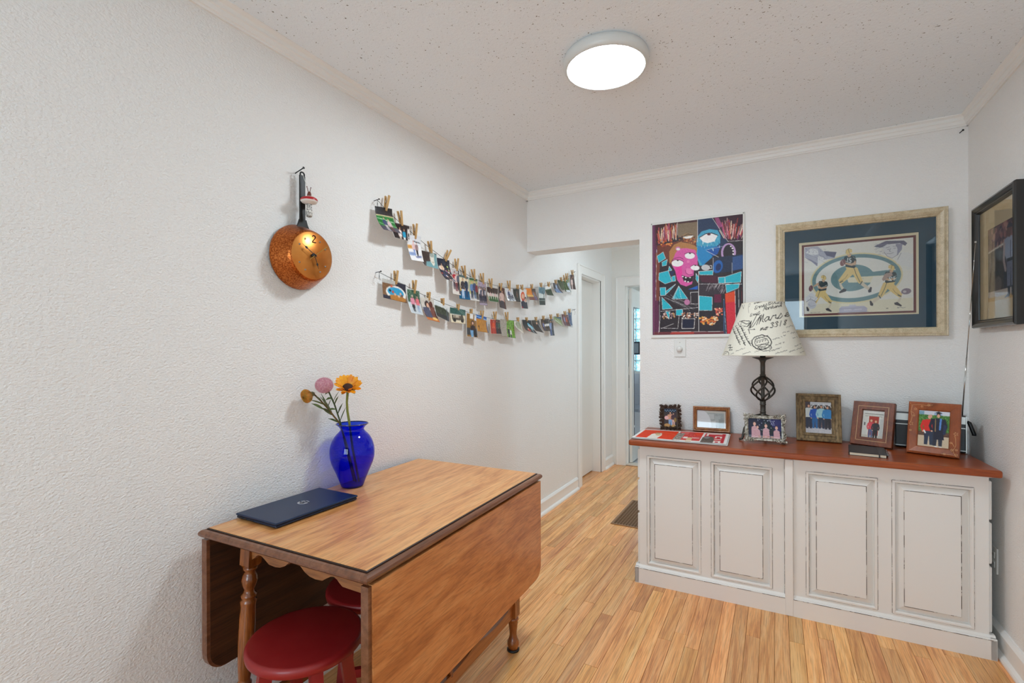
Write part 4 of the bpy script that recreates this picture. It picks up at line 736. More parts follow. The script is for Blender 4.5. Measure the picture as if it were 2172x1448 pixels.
# ------------------------------------------------------------------ laptop
lp = thing('laptop', 'closed blue laptop lying on the table', 'laptop', (.166, 1.097, TZ), (0, 0, .0))
M_LAP = mat('blue_laptop_shell', (30, 50, 82), .38, .35); M_LAPD = mat('dark_laptop_base', (24, 38, 62), .45, .3); M_LOGO = mat('silver_logo', (196, 202, 210), .25, .8)
hx, hy = .103, .164
fobj('base', box(-hx+.002, hx-.002, -hy+.002, hy-.002, .0025, .0105, .003, 2), M_LAPD, lp)
fobj('lid', box(-hx, hx, -hy, hy, .0115, .0185, .003, 2), M_LAP, lp)
fobj('hinge_gap', box(-hx+.004, hx-.004, -hy+.004, hy-.004, .0103, .0117), M_BLACK, lp)
for x_, y_ in ((-.085, -.145), (.085, -.145), (-.085, .145), (.085, .145)): fobj('foot', box(x_-.01, x_+.01, y_-.006, y_+.006, 0, .003), M_BLACK, lp)
for i, (x0, w_) in enumerate(((-.088, .018), (-.060, .013), (-.038, .012), (-.020, .006))): fobj('port', box(x0, x0+w_, -hy+.0012, -hy+.003, .0045, .0088), M_BLACK, lp)
lg = fobj('logo', lathe([(.0195, .0184), (.0195, .0189), (.0001, .0189)], 40, False), M_LOGO, lp, loc=(.0, .012, 0))
def hpx(pts): return [(v, -u) for u, v in pts]     # text runs towards -y, its top towards +x
L1 = strip(hpx([(-.0085, .0185), (-.0085+-.0045, -.007)]), .0036, .0188, .0193); L2 = strip(hpx([(-.010, .007), (-.004, .007), (-.0028, .004), (-.0050, -.007)]), .0034, .0188, .0193)
L3 = strip(hpx([(.0035, .007), (-.0015, -.0185)]), .0036, .0188, .0193); L4 = strip(hpx([(.0035, .007), (.0105, .007), (.0115, .003), (.0098, -.006), (.001, -.007)]), .0034, .0188, .0193)
fobj('logo_letter', join(L1, L2), M_LAPD, lg); fobj('logo_letter', join(L3, L4), M_LAPD, lg)
# ------------------------------------------------------------------ vase
vx, vy = .112, 1.380
va = thing('vase', 'cobalt blue glass vase standing on the table', 'vase', (vx, vy, TZ))
M_BLUE = glasspane('cobalt_glass', (46, 84, 246), .02, 1.5, .10)
k = NT('cobalt_glass_body'); tr = k.N('ShaderNodeBsdfTransparent'); tr.inputs[0].default_value = (.012, .085, .93, 1); gl = k.N('ShaderNodeBsdfGlossy', Roughness=.02); fr = fresnel(k, 1.5)
df = k.N('ShaderNodeBsdfTranslucent'); df.inputs[0].default_value = (.002, .01, .75, 1); ma = k.N('ShaderNodeMixShader'); ma.inputs[0].default_value = .17; mb = k.N('ShaderNodeMixShader')
k.L(tr.outputs[0], ma.inputs[1]); k.L(df.outputs[0], ma.inputs[2]); k.L(fr.outputs[0], mb.inputs[0]); k.L(ma.outputs[0], mb.inputs[1]); k.L(gl.outputs[0], mb.inputs[2]); k.n.remove(k.b); k.L(mb.outputs[0], k.n['Material Output'].inputs[0]); M_VASE = k.m
VP = [(.0001, .0), (.040, .0), (.044, .005), (.050, .024), (.0655, .062), (.079, .092), (.0855, .115), (.0873, .142), (.0845, .165), (.076, .189), (.0645, .207), (.052, .219), (.0455, .227), (.0455, .232), (.051, .241), (.0605, .249), (.0628, .2515)]
# smooth the outline a little
def smoothp(p, n=2):
    for _ in range(n):
        q = [p[0]]
        for a, b in zip(p[:-1], p[1:]): q += [(a[0]*.75+b[0]*.25, a[1]*.75+b[1]*.25), (a[0]*.25+b[0]*.75, a[1]*.25+b[1]*.75)]
        p = q+[p[-1]]
    return p
fobj('body', lathe(smoothp(VP), 56, False), M_VASE, va, smooth=True)
fobj('lip', xf(tube([(.0625*math.cos(a*PI/24), .0625*math.sin(a*PI/24), .252) for a in range(49)], .0022, 8, False), Matrix.Identity(4)), mat('dark_blue_lip', (10, 16, 70), .05, coat=1), va, smooth=True)
fobj('base_disc', lathe([(.0001, .004), (.041, .004), (.041, .001), (.0001, .001)], 32, False), mat('dark_blue_base', (4, 8, 60), .1), va, smooth=True)
kq = glasspane('vase_water', (120, 140, 250), .0, 1.33); fobj('water', lathe([(.0001, .006), (.042, .006), (.0495, .026), (.064, .062), (.0775, .092), (.0815, .105), (.0001, .105)], 40, False), kq, va, smooth=True)
# ------------------------------------------------------------------ flowers standing in the vase
M_STEM = mat('olive_stem', (122, 124, 44), .5, bump=(60, .3)); M_STEMD = mat('dark_green_stem', (58, 74, 36), .5); M_LEAFD = mat('green_leaf', (72, 96, 42), .5, var=(30, (96, 110, 60))); M_LEAFG = mat('grey_green_leaf', (116, 122, 86), .55, var=(30, (92, 100, 62)))
def leafmesh(p0, p1, wd, bend=(0, 0, .01), n=7):
    p0, p1, bd = Vector(p0), Vector(p1), Vector(bend); d = p1-p0; sd = d.cross(Vector((1, .45, .1))).normalized(); V = []; F = []
    for i in range(n+1):
        s = i/n; c = p0+d*s+bd*math.sin(s*PI); w_ = wd*math.sin(min(1, s*1.05+.04)*PI)**.75*.5+.0003
        V += [tuple(c-sd*w_), tuple(c+Vector((.0015, 0, .0012))), tuple(c+sd*w_)]
    for i in range(n): F += [(3*i, 3*i+1, 3*i+4, 3*i+3), (3*i+1, 3*i+2, 3*i+5, 3*i+4)]
    return V, F
def W2(p): return (p[0], p[1], p[2])
sf = thing('sunflower', 'yellow sunflower with a dark centre in the blue vase', 'flower', (vx, vy, TZ+.01))
o_ = Vector((vx, vy, TZ+.01)); R_ = lambda p: tuple(Vector(p)-o_)
fobj('stem', tube([R_(p) for p in ((.128, 1.400, .76), (.122, 1.372, .90), (.120, 1.357, 1.008), (.116, 1.352, 1.05), (.115, 1.350, 1.086), (.119, 1.350, 1.12), (.121, 1.349, 1.136))], [.0042, .0045, .0048, .0046, .0044, .005, .006], 10), M_STEM, sf, smooth=True)
hc = Vector((.124, 1.347, 1.146)); axis = Vector((.56, -.44, .70)).normalized(); e1 = axis.cross(Vector((0, 0, 1))).normalized(); e2 = e1.cross(axis)
M_PET = mat('sunflower_petal', (240, 168, 20), .45, var=(60, (228, 134, 12))); M_DISC = mat('sunflower_disc', (58, 30, 18), .8, bump=(300, 1.0))
dV, dF = lathe([(.0001, .006), (.012, .0055), (.019, .002), (.021, -.003), (.0001, -.006)], 24, False)
Mh = Matrix((e1, e2, axis)).transposed().to_4x4(); Mh.translation = hc-o_
fobj('disc', xf((dV, dF), Mh), M_DISC, sf, smooth=True)
rp_ = random.Random(5)
for j in range(2):
    for i in range(12):
        a = (i+.5*j)/12*2*PI+rp_.uniform(-.1, .1); L_ = rp_.uniform(.030, .037); up_ = (.020 if j == 0 else .027)+rp_.uniform(-.005, .006); wd = .0165
        front = math.sin(a) < -.55
        if front and rp_.random() < .6: L_ *= .55; up_ += .012       # the petals nearest the viewer curl over the disc
        V = []; F = []
        for s_i in range(6):
            s_ = s_i/5; r_ = .017+L_*s_; w_ = wd*(.35+.65*math.sin(min(1, s_*1.1)*PI*.62))*(1 if s_ < .95 else .25); z_ = up_*s_**1.3-.002+(.004*math.sin(s_*PI))
            for q in (-1, 0, 1): V.append((r_*math.cos(a)-q*w_/2*math.sin(a), r_*math.sin(a)+q*w_/2*math.cos(a), z_-(.0015 if q == 0 else 0)))
        for s_i in range(5):
            for q in range(2): F.append((s_i*3+q, s_i*3+q+1, s_i*3+q+4, s_i*3+q+3))
        fobj('petal', xf((V, F), Mh), M_PET, sf, smooth=True)
for i in range(8):
    a = i/8*2*PI; tip = Mh @ Vector((.036*math.cos(a), .036*math.sin(a), -.012)); bs = Mh @ Vector((.010*math.cos(a), .010*math.sin(a), -.007)); fobj('sepal', leafmesh(bs, tip, .011, (0, 0, -.003), 5), M_LEAFD, sf, smooth=True)
pk = thing('globe_flower', 'dusty pink ball-shaped chrysanthemum between the other two flowers', 'flower', (vx, vy, TZ+.01))
fobj('stem', tube([R_(p) for p in ((.105, 1.395, .76), (.098, 1.355, .92), (.100, 1.331, 1.006), (.095, 1.322, 1.04), (.090, 1.311, 1.079), (.087, 1.300, 1.105), (.084, 1.288, 1.132))], [.003]*7, 8), M_STEMD, pk, smooth=True)
M_PINK = mat('dusty_pink_floret', (196, 132, 148), .55, var=(160, (216, 172, 180)))
fc = Vector((.080, 1.270, 1.157))-o_
fobj('floret_core', sph(fc.x, fc.y, fc.z, .0305, 24, 16, (1, 1, .92)), M_PINK, pk, smooth=True)
V = []; F = []; ng = 620
for i in range(ng):
    ph = math.acos(1-2*(i+.5)/ng); th = PI*(1+5**.5)*i; n_ = Vector((math.cos(th)*math.sin(ph), math.sin(th)*math.sin(ph), math.cos(ph)*.92)); a_ = n_.cross(Vector((.3, .2, .9))).normalized()*.0022; b_ = n_.cross(a_).normalized()*.0022
    c0 = fc+n_*.0295; tip = fc+n_*(.0345+.0015*math.sin(i*1.7))+Vector((0, 0, .0008)); m0 = len(V); V += [tuple(c0+a_), tuple(c0+b_), tuple(c0-a_), tuple(c0-b_), tuple(tip)]; F += [(m0, m0+1, m0+4), (m0+1, m0+2, m0+4), (m0+2, m0+3, m0+4), (m0+3, m0, m0+4)]
fl = fobj('florets', (V, F), M_PINK, pk); fl['kind'] = 'stuff'
for p0, p1, w_ in (((.09, 1.311, 1.079), (.10, 1.322, 1.112), .012), ((.095, 1.322, 1.04), (.11, 1.335, 1.085), .013), ((.098, 1.330, 1.01), (.12, 1.343, 1.07), .010), ((.087, 1.300, 1.105), (.075, 1.280, 1.098), .008), ((.092, 1.315, 1.06), (.075, 1.290, 1.058), .007), ((.088, 1.305, 1.09), (.112, 1.318, 1.135), .007), ((.084, 1.289, 1.130), (.078, 1.275, 1.120), .01)):
    fobj('leaf', leafmesh(R_(p0), R_(p1), w_, (0, 0, .004)), M_LEAFD, pk, smooth=True)
pr = thing('pincushion_flower', 'orange pincushion protea leaning out of the blue vase towards the wall', 'flower', (vx, vy, TZ+.01))
fobj('stem', tube([R_(p) for p in ((.12, 1.392, .76), (.100, 1.36, .92), (.090, 1.335, 1.004), (.080, 1.318, 1.03), (.070, 1.300, 1.060), (.060, 1.272, 1.095), (.052, 1.246, 1.124))], [.0035, .0035, .0035, .0034, .0032, .003, .003], 8), mat('brown_stem', (110, 84, 44), .5), pr, smooth=True)
pb = Vector((.050, 1.243, 1.126))-o_; pd = Vector((-.10, -.92, -.25)).normalized(); q1 = pd.cross(Vector((0, 0, 1))).normalized(); q2 = pd.cross(q1)
M_ORG = mat('orange_style', (206, 132, 40), .5, var=(80, (170, 130, 40))); V = []; F = []
for i in range(150):
    a = i*2.39996; rr = math.sqrt((i+.5)/150); out = .006+.020*rr; pts = []
    for s_ in (0, .25, .5, .75, 1): r_ = .003+out*math.sin(s_*PI*.62)*1.05-.006*s_**3; pts.append(pb+pd*(.004+.040*s_-.006*rr*s_)+(q1*math.cos(a)+q2*math.sin(a))*r_)
    if pts[-1].x < -o_.x+.004:
        for p_ in pts: p_.x = max(p_.x, -o_.x+.004)
    g = tube([tuple(p_) for p_ in pts], [.0009, .0009, .0008, .0008, .0012], 4); n0 = len(V); V += g[0]; F += [tuple(x+n0 for x in f) for f in g[1]]
fs = fobj('styles', (V, F), M_ORG, pr); fs['kind'] = 'stuff'
fobj('flower_base', tube([tuple(pb-pd*.006), tuple(pb), tuple(pb+pd*.012), tuple(pb+pd*.020)], [.004, .009, .011, .006], 12), M_LEAFG, pr, smooth=True)
for p0, p1, w_, m_ in (((.075, 1.310, 1.038), (.066, 1.268, 1.070), .014, M_LEAFG), ((.07, 1.275, 1.064), (.060, 1.228, 1.090), .011, M_LEAFD), ((.080, 1.306, 1.050), (.068, 1.262, 1.113), .014, M_LEAFG), ((.062, 1.277, 1.09), (.056, 1.25, 1.115), .009, M_LEAFG), ((.066, 1.287, 1.078), (.054, 1.224, 1.104), .006, M_LEAFD), ((.07, 1.30, 1.06), (.072, 1.262, 1.125), .010, M_LEAFD), ((.088, 1.332, 1.006), (.078, 1.290, 1.026), .008, M_LEAFD), ((.07, 1.295, 1.066), (.085, 1.300, 1.105), .008, M_LEAFD)):
    fobj('leaf', leafmesh(R_(p0), R_(p1), w_, (0, 0, .003)), m_, pr, smooth=True)
# ------------------------------------------------------------------ small stroke alphabet for printed handwriting (unit box, y up)
GL = {'M': [[(0, -.1), (.25, 1), (.45, .2), (.75, 1.05), (.8, .1), (1, 0)]], 'a': [[(.7, .5), (.35, .6), (.05, .3), (.3, 0), (.6, .2), (.72, .5), (.75, .05), (1, .05)]], 'r': [[(.0, .0), (.2, .5), (.3, .6), (.35, .5), (.7, .55), (.7, .1), (1, .05)]],
      's': [[(0, 0), (.4, .65), (.7, .2), (.4, -.05), (.1, .05)]], 'e': [[(0, .2), (.6, .35), (.5, .6), (.2, .5), (.15, .1), (.5, 0), (1, .2)]], 'n': [[(0, 0), (.1, .55), (.15, .1), (.45, .58), (.6, .45), (.62, .05), (1, .1)]], 'o': [[(.45, .55), (.1, .35), (.25, 0), (.6, .1), (.6, .45), (.4, .55), (.9, .5)]],
      '3': [[(.1, .85), (.5, 1), (.7, .8), (.35, .55), (.75, .3), (.5, 0), (.1, .1)]], '1': [[(.4, 1), (.35, 0)]], '8': [[(.6, .9), (.3, 1), (.25, .7), (.65, .35), (.5, 0), (.2, .15), (.4, .5), (.7, .95)]], 'E': [[(.8, .9), (.4, 1), (.2, .75), (.55, .55), (.1, .3), (.3, 0), (.8, .15)]],
      't': [[(.3, 1), (.25, .1), (.5, .0), (.9, .1)], [(.05, .65), (.6, .7)]], 'S': [[(.8, .9), (.4, 1), (.25, .7), (.7, .35), (.5, 0), (.0, .1)]], 'c': [[(.6, .5), (.3, .6), (.1, .25), (.35, 0), (.9, .15)]], 'h': [[(.1, 0), (.35, 1), (.2, .3), (.5, .55), (.6, .05), (1, .1)]],
      'u': [[(.05, .5), (.15, .05), (.5, .1), (.6, .55), (.65, .05), (1, .1)]], 'l': [[(.1, .2), (.45, .9), (.3, 1), (.25, .1), (.7, .05)]], 'i': [[(.1, .1), (.3, .5), (.35, .05), (.8, .1)], [(.35, .8), (.38, .82)]], 'd': [[(.6, .5), (.25, .5), (.1, .15), (.5, .1), (.75, 1), (.7, .05), (1, .1)]],
      'k': [[(.1, 0), (.3, 1)], [(.65, .6), (.2, .3), (.7, 0), (1, .1)]], 'z': [[(.1, .5), (.6, .55), (.1, 0), (.8, .05)]], 'v': [[(.0, .5), (.25, 0), (.6, .55), (1, .45)]], '2': [[(.1, .75), (.4, 1), (.7, .75), (.1, 0), (.8, .05)]]}
def write(cv, txt, F, x, y, size, adv, slope, wd, col=(30, 28, 28), slant=.25):
    """F maps drawing space to print uv; slope is the rise of the baseline per unit run"""
    for ch in txt:
        for st in GL.get(ch, []): cv.line([F(x+(p[0]+p[1]*slant)*size*.8, y-p[1]*size-p[0]*size*slope) for p in st], wd, col)
        x += adv*size; y -= adv*size*slope
# ------------------------------------------------------------------ unframed painting on the back wall
pa = thing('painting', 'unframed painting of a pink many-eyed face among turquoise blocks', 'painting', (1.1775, D, 1.735))
PX0, PX1, PZ0_, PZ1_ = .9035-1.1775, 1.4515-1.1775, 1.363-1.735, 2.105-1.735
fobj('paper_sheet', box(PX0, PX1, -.012, -.002, PZ0_, PZ1_, .002), mat('white_paper_border', (228, 228, 224), .7, bump=(60, .3)), pa)
cv = Cv(212, 288, (44, 34, 40))
def pc(X, Y): u = (X-114)/(1045-114); t0 = 235-130*u; b0 = 1352-10*u; return (u, (Y-t0)/(b0-t0))
def PO(P, col, al=1): cv.poly([pc(*q) for q in P], col, al)
def LN(P, w=3, col=(226, 222, 220), al=1): cv.line([pc(*q) for q in P], w/931, col, al)
def EL(cx, cy, rx, ry, col, rot=0, al=1): PO([(cx+rx*math.cos(a)*math.cos(rot)-ry*math.sin(a)*math.sin(rot), cy+rx*math.cos(a)*math.sin(rot)+ry*math.sin(a)*math.cos(rot)) for a in [i*PI/14 for i in range(28)]], col, al)
rg = random.Random(11)
PO([(112, 240), (165, 235), (190, 1350), (120, 1352)], (96, 44, 74)); PO([(150, 520), (200, 500), (190, 1000), (160, 1000)], (120, 60, 44)); PO([(170, 440), (600, 350), (600, 420), (330, 640), (170, 520)], (112, 52, 34))
PO([(150, 230), (600, 165), (600, 230), (390, 250), (390, 330), (160, 440)], (70, 34, 34)); PO([(395, 215), (600, 190), (600, 400), (395, 345)], (128, 108, 84)); PO([(600, 160), (745, 140), (900, 390), (820, 480), (600, 400)], (32, 50, 84)); PO([(745, 140), (1045, 105), (1045, 380), (900, 390)], (60, 30, 44))
for i in range(46):
    x = 170+rg.random()*215; y = 430-(x-170)*.25-rg.random()*30; h = 90+rg.random()*90; LN([(x, y), (x+rg.uniform(-25, 25), y-h)], rg.uniform(4, 9), rg.choice([(222, 190, 160), (196, 84, 90), (150, 60, 110), (236, 214, 186), (210, 110, 50)]))
for i in range(60):
    x = 860+rg.random()*170; y = 370-rg.random()*60; LN([(x, y), (x+(x-930)*.45+rg.uniform(-15, 15), y-60-rg.random()*120)], rg.uniform(4, 9), rg.choice([(226, 190, 180), (196, 90, 110), (170, 70, 130), (230, 206, 180), (200, 80, 60), (90, 40, 60)]))
PO([(770, 150), (810, 145), (850, 230), (810, 260)], (196, 90, 150), .7)
for i in range(30): EL(180+rg.random()*160, 400+rg.random()*60-(i % 3)*10, 9, 9, rg.choice([(206, 96, 40), (226, 140, 60), (150, 60, 40)]))
for i in range(60): EL(400+rg.random()*180, 340+rg.random()*70, 9, 7, rg.choice([(176, 92, 40), (120, 66, 36), (206, 140, 80), (90, 50, 30)]))
EL(505, 335, 62, 26, (150, 120, 84)); PO([(440, 350), (560, 330), (530, 360), (480, 366)], (236, 234, 230)); LN([(440, 350), (500, 318), (560, 330)], 6, (40, 30, 26))
# blue one-eyed figure
PO([(585, 400), (600, 340), (640, 290), (720, 265), (800, 275), (828, 330), (825, 410), (790, 440), (815, 470), (750, 540), (700, 580), (660, 640), (620, 640), (590, 560)], (66, 160, 194)); PO([(600, 440), (800, 440), (740, 560), (650, 640), (600, 560)], (28, 130, 190)); PO([(690, 480), (830, 430), (800, 520), (750, 545)], (24, 80, 160))
for i in range(46): x = 600+rg.random()*220; y = 290+rg.random()*180; LN([(x, y), (x+rg.uniform(-8, 8), y+22)], 4, rg.choice([(150, 214, 226), (30, 110, 160), (210, 236, 240)]))
PO([(620, 355), (680, 318), (740, 310), (800, 330), (770, 390), (700, 410), (650, 395)], (238, 236, 236)); LN([(618, 352), (680, 314), (740, 304), (802, 328)], 8, (30, 30, 40)); EL(713, 316, 18, 14, (110, 50, 60)); EL(713, 314, 8, 8, (20, 16, 20))
LN([(680, 480), (850, 440)], 3); LN([(690, 490), (850, 575)], 4); LN([(745, 145), (900, 390), (1045, 380)], 4); LN([(600, 165), (600, 400)], 4)
# mouth ring
EL(905, 505, 72, 98, (186, 150, 196), .05); EL(905, 505, 52, 82, (40, 30, 38), .05)
for a in range(-60, 61, 24): EL(905+46*math.cos(math.radians(a)), 505+74*math.sin(math.radians(a)), 8, 8, (240, 236, 236))
PO([(760, 560), (1040, 520), (1040, 680), (940, 700), (760, 720)], (34, 44, 70)); PO([(945, 550), (1040, 530), (1040, 670), (945, 690)], (50, 80, 132)); EL(800, 650, 48, 68, (24, 92, 170), .3); EL(806, 655, 26, 40, (20, 40, 90), .3)
EL(680, 660, 44, 30, (196, 196, 198)); LN([(720, 640), (740, 640), (740, 670), (720, 670)], 6); LN([(755, 560), (755, 700)], 4); LN([(940, 610), (940, 720)], 4)
# pink face
PO([(300, 560), (300, 490), (350, 430), (400, 400), (470, 405), (560, 420), (595, 460), (590, 510), (480, 470), (400, 470), (360, 540), (330, 620), (300, 620)], (176, 120, 66)); LN([(300, 620), (296, 500), (350, 426), (420, 396), (520, 412), (595, 440)], 6, (90, 50, 26))
PO([(365, 520), (400, 470), (480, 462), (575, 480), (600, 560), (600, 640), (560, 690), (555, 760), (540, 830), (480, 855), (420, 835), (385, 790), (365, 700), (330, 640), (345, 570)], (214, 88, 160)); PO([(370, 600), (430, 640), (440, 720), (400, 800), (372, 720)], (226, 56, 150)); PO([(480, 670), (530, 670), (545, 720), (510, 735), (480, 715)], (226, 120, 176))
EL(395, 470, 26, 22, (206, 120, 170)); EL(397, 474, 20, 12, (236, 232, 232)); LN([(300, 640), (345, 572), (410, 556), (450, 575)], 5, (90, 20, 60))
EL(388, 617, 62, 36, (238, 236, 236), -.05); LN([(326, 600), (360, 582), (420, 585), (452, 600)], 7, (120, 30, 80)); EL(392, 590, 10, 6, DK)
EL(518, 540, 52, 32, (238, 236, 236)); LN([(466, 522), (500, 508), (550, 510), (572, 524)], 7, (120, 30, 80)); EL(520, 516, 10, 6, DK); EL(572, 662, 46, 28, (238, 236, 236), .1); LN([(526, 650), (560, 632), (600, 640), (616, 652)], 6, (120, 30, 80)); EL(574, 640, 8, 5, DK)
EL(500, 600, 16, 14, (226, 120, 176)); LN([(470, 690), (480, 720), (510, 736), (548, 730)], 4, (120, 20, 80)); PO([(432, 740), (500, 762), (556, 745), (545, 800), (500, 818), (455, 800)], (30, 18, 26)); [EL(x, y, 9, 8, (240, 238, 236)) for x, y in ((446, 752), (476, 764), (520, 762), (500, 808), (470, 800))]; LN([(432, 740), (500, 762), (560, 742)], 5, (90, 14, 60))
# turquoise blocks
TQ = (38, 176, 196)
for P in ([(168, 548), (235, 505), (262, 570), (185, 615)], [(222, 610), (280, 580), (270, 640), (225, 650)], [(190, 720), (290, 695), (330, 805), (255, 830), (185, 790)], [(300, 650), (330, 690), (290, 700)], [(325, 755), (362, 745), (368, 800), (335, 805)], [(198, 870), (262, 865), (262, 945), (205, 950)], [(262, 905), (370, 830), (300, 905), (265, 935)], [(400, 850), (495, 980), (330, 985)], [(218, 965), (300, 1040), (335, 1080), (225, 1090)], [(260, 1112), (308, 1112), (295, 1190)], [(372, 1090), (442, 1090), (440, 1150), (372, 1150)], [(612, 950), (745, 962), (742, 1100), (612, 1100)],
          [(582, 720), (608, 760), (600, 815), (580, 780)], [(610, 700), (755, 690), (750, 735), (620, 735)], [(805, 760), (870, 755), (870, 820), (808, 820)], [(870, 755), (1028, 700), (1020, 812), (872, 818)], [(875, 835), (1010, 825), (1000, 870), (885, 920)]): PO(P, TQ); LN(P+P[:1], 4)
PO([(300, 700), (360, 700), (330, 760)], (40, 40, 80)); PO([(500, 885), (600, 845), (600, 885)], (24, 90, 180)); PO([(615, 745), (800, 745), (800, 820), (640, 810)], (74, 24, 44)); PO([(765, 930), (835, 930), (835, 1020), (765, 1020)], (100, 20, 56)); PO([(615, 840), (870, 840), (870, 930), (615, 945)], (56, 44, 52))
for i in range(30): x = 680+rg.random()*180; y = 850+rg.random()*80; LN([(x, y), (x+20, y-40)], 2.5, (190, 180, 180))
for i in range(26): LN([(230+rg.random()*160, 930+rg.random()*90), (420+rg.random()*180, 1040+rg.random()*60)], 2, rg.choice([(210, 206, 206), (120, 116, 120), (30, 24, 28)]))
EL(488, 1015, 30, 30, (190, 120, 160)); LN([(525, 915), (605, 910), (605, 1035), (528, 1030), (525, 915)], 4); LN([(205, 1110), (600, 1070)], 4); LN([(608, 700), (608, 1340)], 4); LN([(610, 830), (1030, 830)], 4); LN([(345, 985), (400, 850), (430, 985)], 3); LN([(165, 480), (150, 1000)], 3); LN([(195, 960), (190, 1340)], 4)
# red band, flowers below
PO([(870, 930), (965, 900), (975, 1335), (890, 1342)], (216, 44, 60)); PO([(870, 930), (965, 900), (968, 1010), (876, 1020)], (222, 74, 34)); LN([(966, 895), (976, 1335)], 4); LN([(858, 985), (880, 1340)], 5, (150, 180, 206)); LN([(1000, 880), (1010, 1330)], 4); LN([(1028, 860), (1036, 1320)], 4, (120, 40, 40)); LN([(860, 1000), (860, 1340)], 10, (60, 90, 130))
for i in range(90): a = rg.uniform(.1, PI-.1); r = rg.uniform(30, 95); EL(710+r*math.cos(a)*1.05, 1160+r*math.sin(a), 11, 9, rg.choice([(226, 140, 50), (236, 176, 80), (206, 96, 40), (240, 214, 170), (150, 60, 40)]))
for i in range(26): EL(770+rg.random()*70, 1080+rg.random()*70, 9, 9, rg.choice([(226, 110, 80), (240, 180, 150), (196, 70, 60)]))
for i in range(46): EL(430+rg.random()*170, 1125+rg.random()*55, 8, 6, rg.choice([(226, 200, 180), (190, 120, 90), (150, 90, 60), (236, 226, 216)]))
for i in range(26): EL(225+rg.random()*130, 1125+rg.random()*60, 8, 8, rg.choice([(150, 110, 120), (220, 190, 180), (180, 130, 60)]))
LN([(435, 1185), (568, 1185), (560, 1285), (432, 1285), (435, 1185)], 5); PO([(445, 1195), (558, 1195), (552, 1278), (442, 1278)], (26, 26, 52)); LN([(205, 1280), (390, 1285), (405, 1150)], 4); LN([(210, 1285), (345, 1235)], 4); PO([(120, 1320), (860, 1315), (860, 1345), (120, 1350)], (110, 50, 56)); PO([(330, 1320), (560, 1318), (560, 1340), (300, 1345)], (176, 60, 50)); LN([(320, 1318), (850, 1318)], 4)
LN([(390, 190), (390, 330)], 4); LN([(130, 240), (130, 1340)], 8, (130, 70, 110)); LN([(205, 1150), (180, 1330)], 3)
cv.noise(9, 2)
gridprint('painted_image', cv, lambda U, V: (PX0+.0105+(PX1-PX0-.020)*U, -.0128+0*U, PZ1_-.014-(PZ1_-PZ0_-.033)*V), printmat('acrylic_paint', .45), pa)
pn_ = fobj('push_pin', lathe([(.004, 0), (.004, .002), (.0001, .003)], 8, False), M_STEEL, pa, loc=(PX0+.006, -.012, PZ1_-.008), rot=(PI/2, 0, 0)); inst('push_pin', pn_.data, pa, (PX1-.006, -.012, PZ1_-.008), (PI/2, 0, 0))
# ------------------------------------------------------------------ framed football print
fx, fz = (1.613+2.368)/2, (1.354+2.002)/2; FWd, FHt = .755, .648
fp = thing('framed_football_print', 'large champagne framed print of football players with a dark teal mat', 'picture', (fx, D, fz))
M_CHAMP = wood('champagne_frame', (182, 164, 132), (210, 194, 162), (224, 210, 184), stretch=(9, 9, 9), scale=3, rough=.35, coat=.2, fine=.25)
fobj('frame', rings(FWd, FHt, [(.004, -.001), (0, -.020), (.004, -.028), (.010, -.026), (.013, -.028), (.020, -.030), (.032, -.024), (.039, -.018), (.042, -.018), (.045, -.012), (.046, -.008)]), M_CHAMP, fp)
fobj('backing', box(-FWd/2+.01, FWd/2-.01, -.004, -.001, -FHt/2+.01, FHt/2-.01), M_DARK, fp)
M_TEAL = mat('dark_teal_mat_board', (18, 58, 78), .6); M_CREAM = mat('cream_mat_board', (222, 206, 174), .6); M_MAR = mat('maroon_mat_board', (104, 44, 44), .6)
ix0, ix1, iz0, iz1 = 1.728-fx, 2.257-fx, 1.462-fz, 1.887-fz
def matring(x0, x1, z0, z1, w_, y_): return rings(x1-x0, z1-z0, [(0, y_), (w_, y_), (w_+.001, y_+.0012)], (x0+x1)/2, (z0+z1)/2)
fobj('mat_board', matring(-FWd/2+.044, FWd/2-.044, -FHt/2+.044, FHt/2-.044, .069, -.0085), M_TEAL, fp)
fobj('mat_board', matring(ix0, ix1, iz0, iz1, .0125, -.0072), M_CREAM, fp); fobj('mat_board', matring(ix0+.012, ix1-.012, iz0+.012, iz1-.012, .0115, -.0062), M_MAR, fp)
cv = Cv(270, 212, (228, 222, 214))
def pc(X, Y): u = (X-187)/(1878-187); t0 = 310-150*u; b0 = 1335-53*u; return (u, (Y-t0)/(b0-t0))
def LN(P, w=3, col=(70, 66, 90), al=1): cv.line([pc(*q) for q in P], w/1691, col, al)
def OV(cx, cy, rx, ry, col, sk=-.085): PO([(cx+rx*math.cos(i*PI/30), cy+ry*math.sin(i*PI/30)-rx*math.cos(i*PI/30)*-sk*1) for i in range(60)], col)
rg = random.Random(5)
for i in range(120):   # pencil shading in pale blue and ochre
    x, y = 200+rg.random()*1650, 320+rg.random()*900; LN([(x, y), (x+rg.uniform(30, 90), y-rg.uniform(2, 14))], 5, rg.choice([(206, 210, 216), (214, 216, 218), (226, 216, 186)]), .7)
PO([(250, 1330), (400, 1180), (1300, 1120), (1870, 1080), (1870, 1280)], (226, 214, 180), .6)
OV(1012, 782, 714, 385, (224, 208, 166)); OV(1012, 782, 688, 364, (112, 142, 148)); OV(1012, 778, 626, 306, (228, 224, 218)); OV(965, 778, 335, 202, (112, 144, 150))
PO([(1200, 650), (1290, 685), (1480, 662), (1640, 660), (1640, 735), (1440, 740), (1200, 760)], (112, 144, 150)); PO([(880, 772), (1290, 748), (1440, 742), (1400, 830), (1250, 850), (910, 850)], (226, 216, 190)); PO([(1290, 760), (1440, 745), (1380, 900), (1200, 960)], (228, 222, 212))
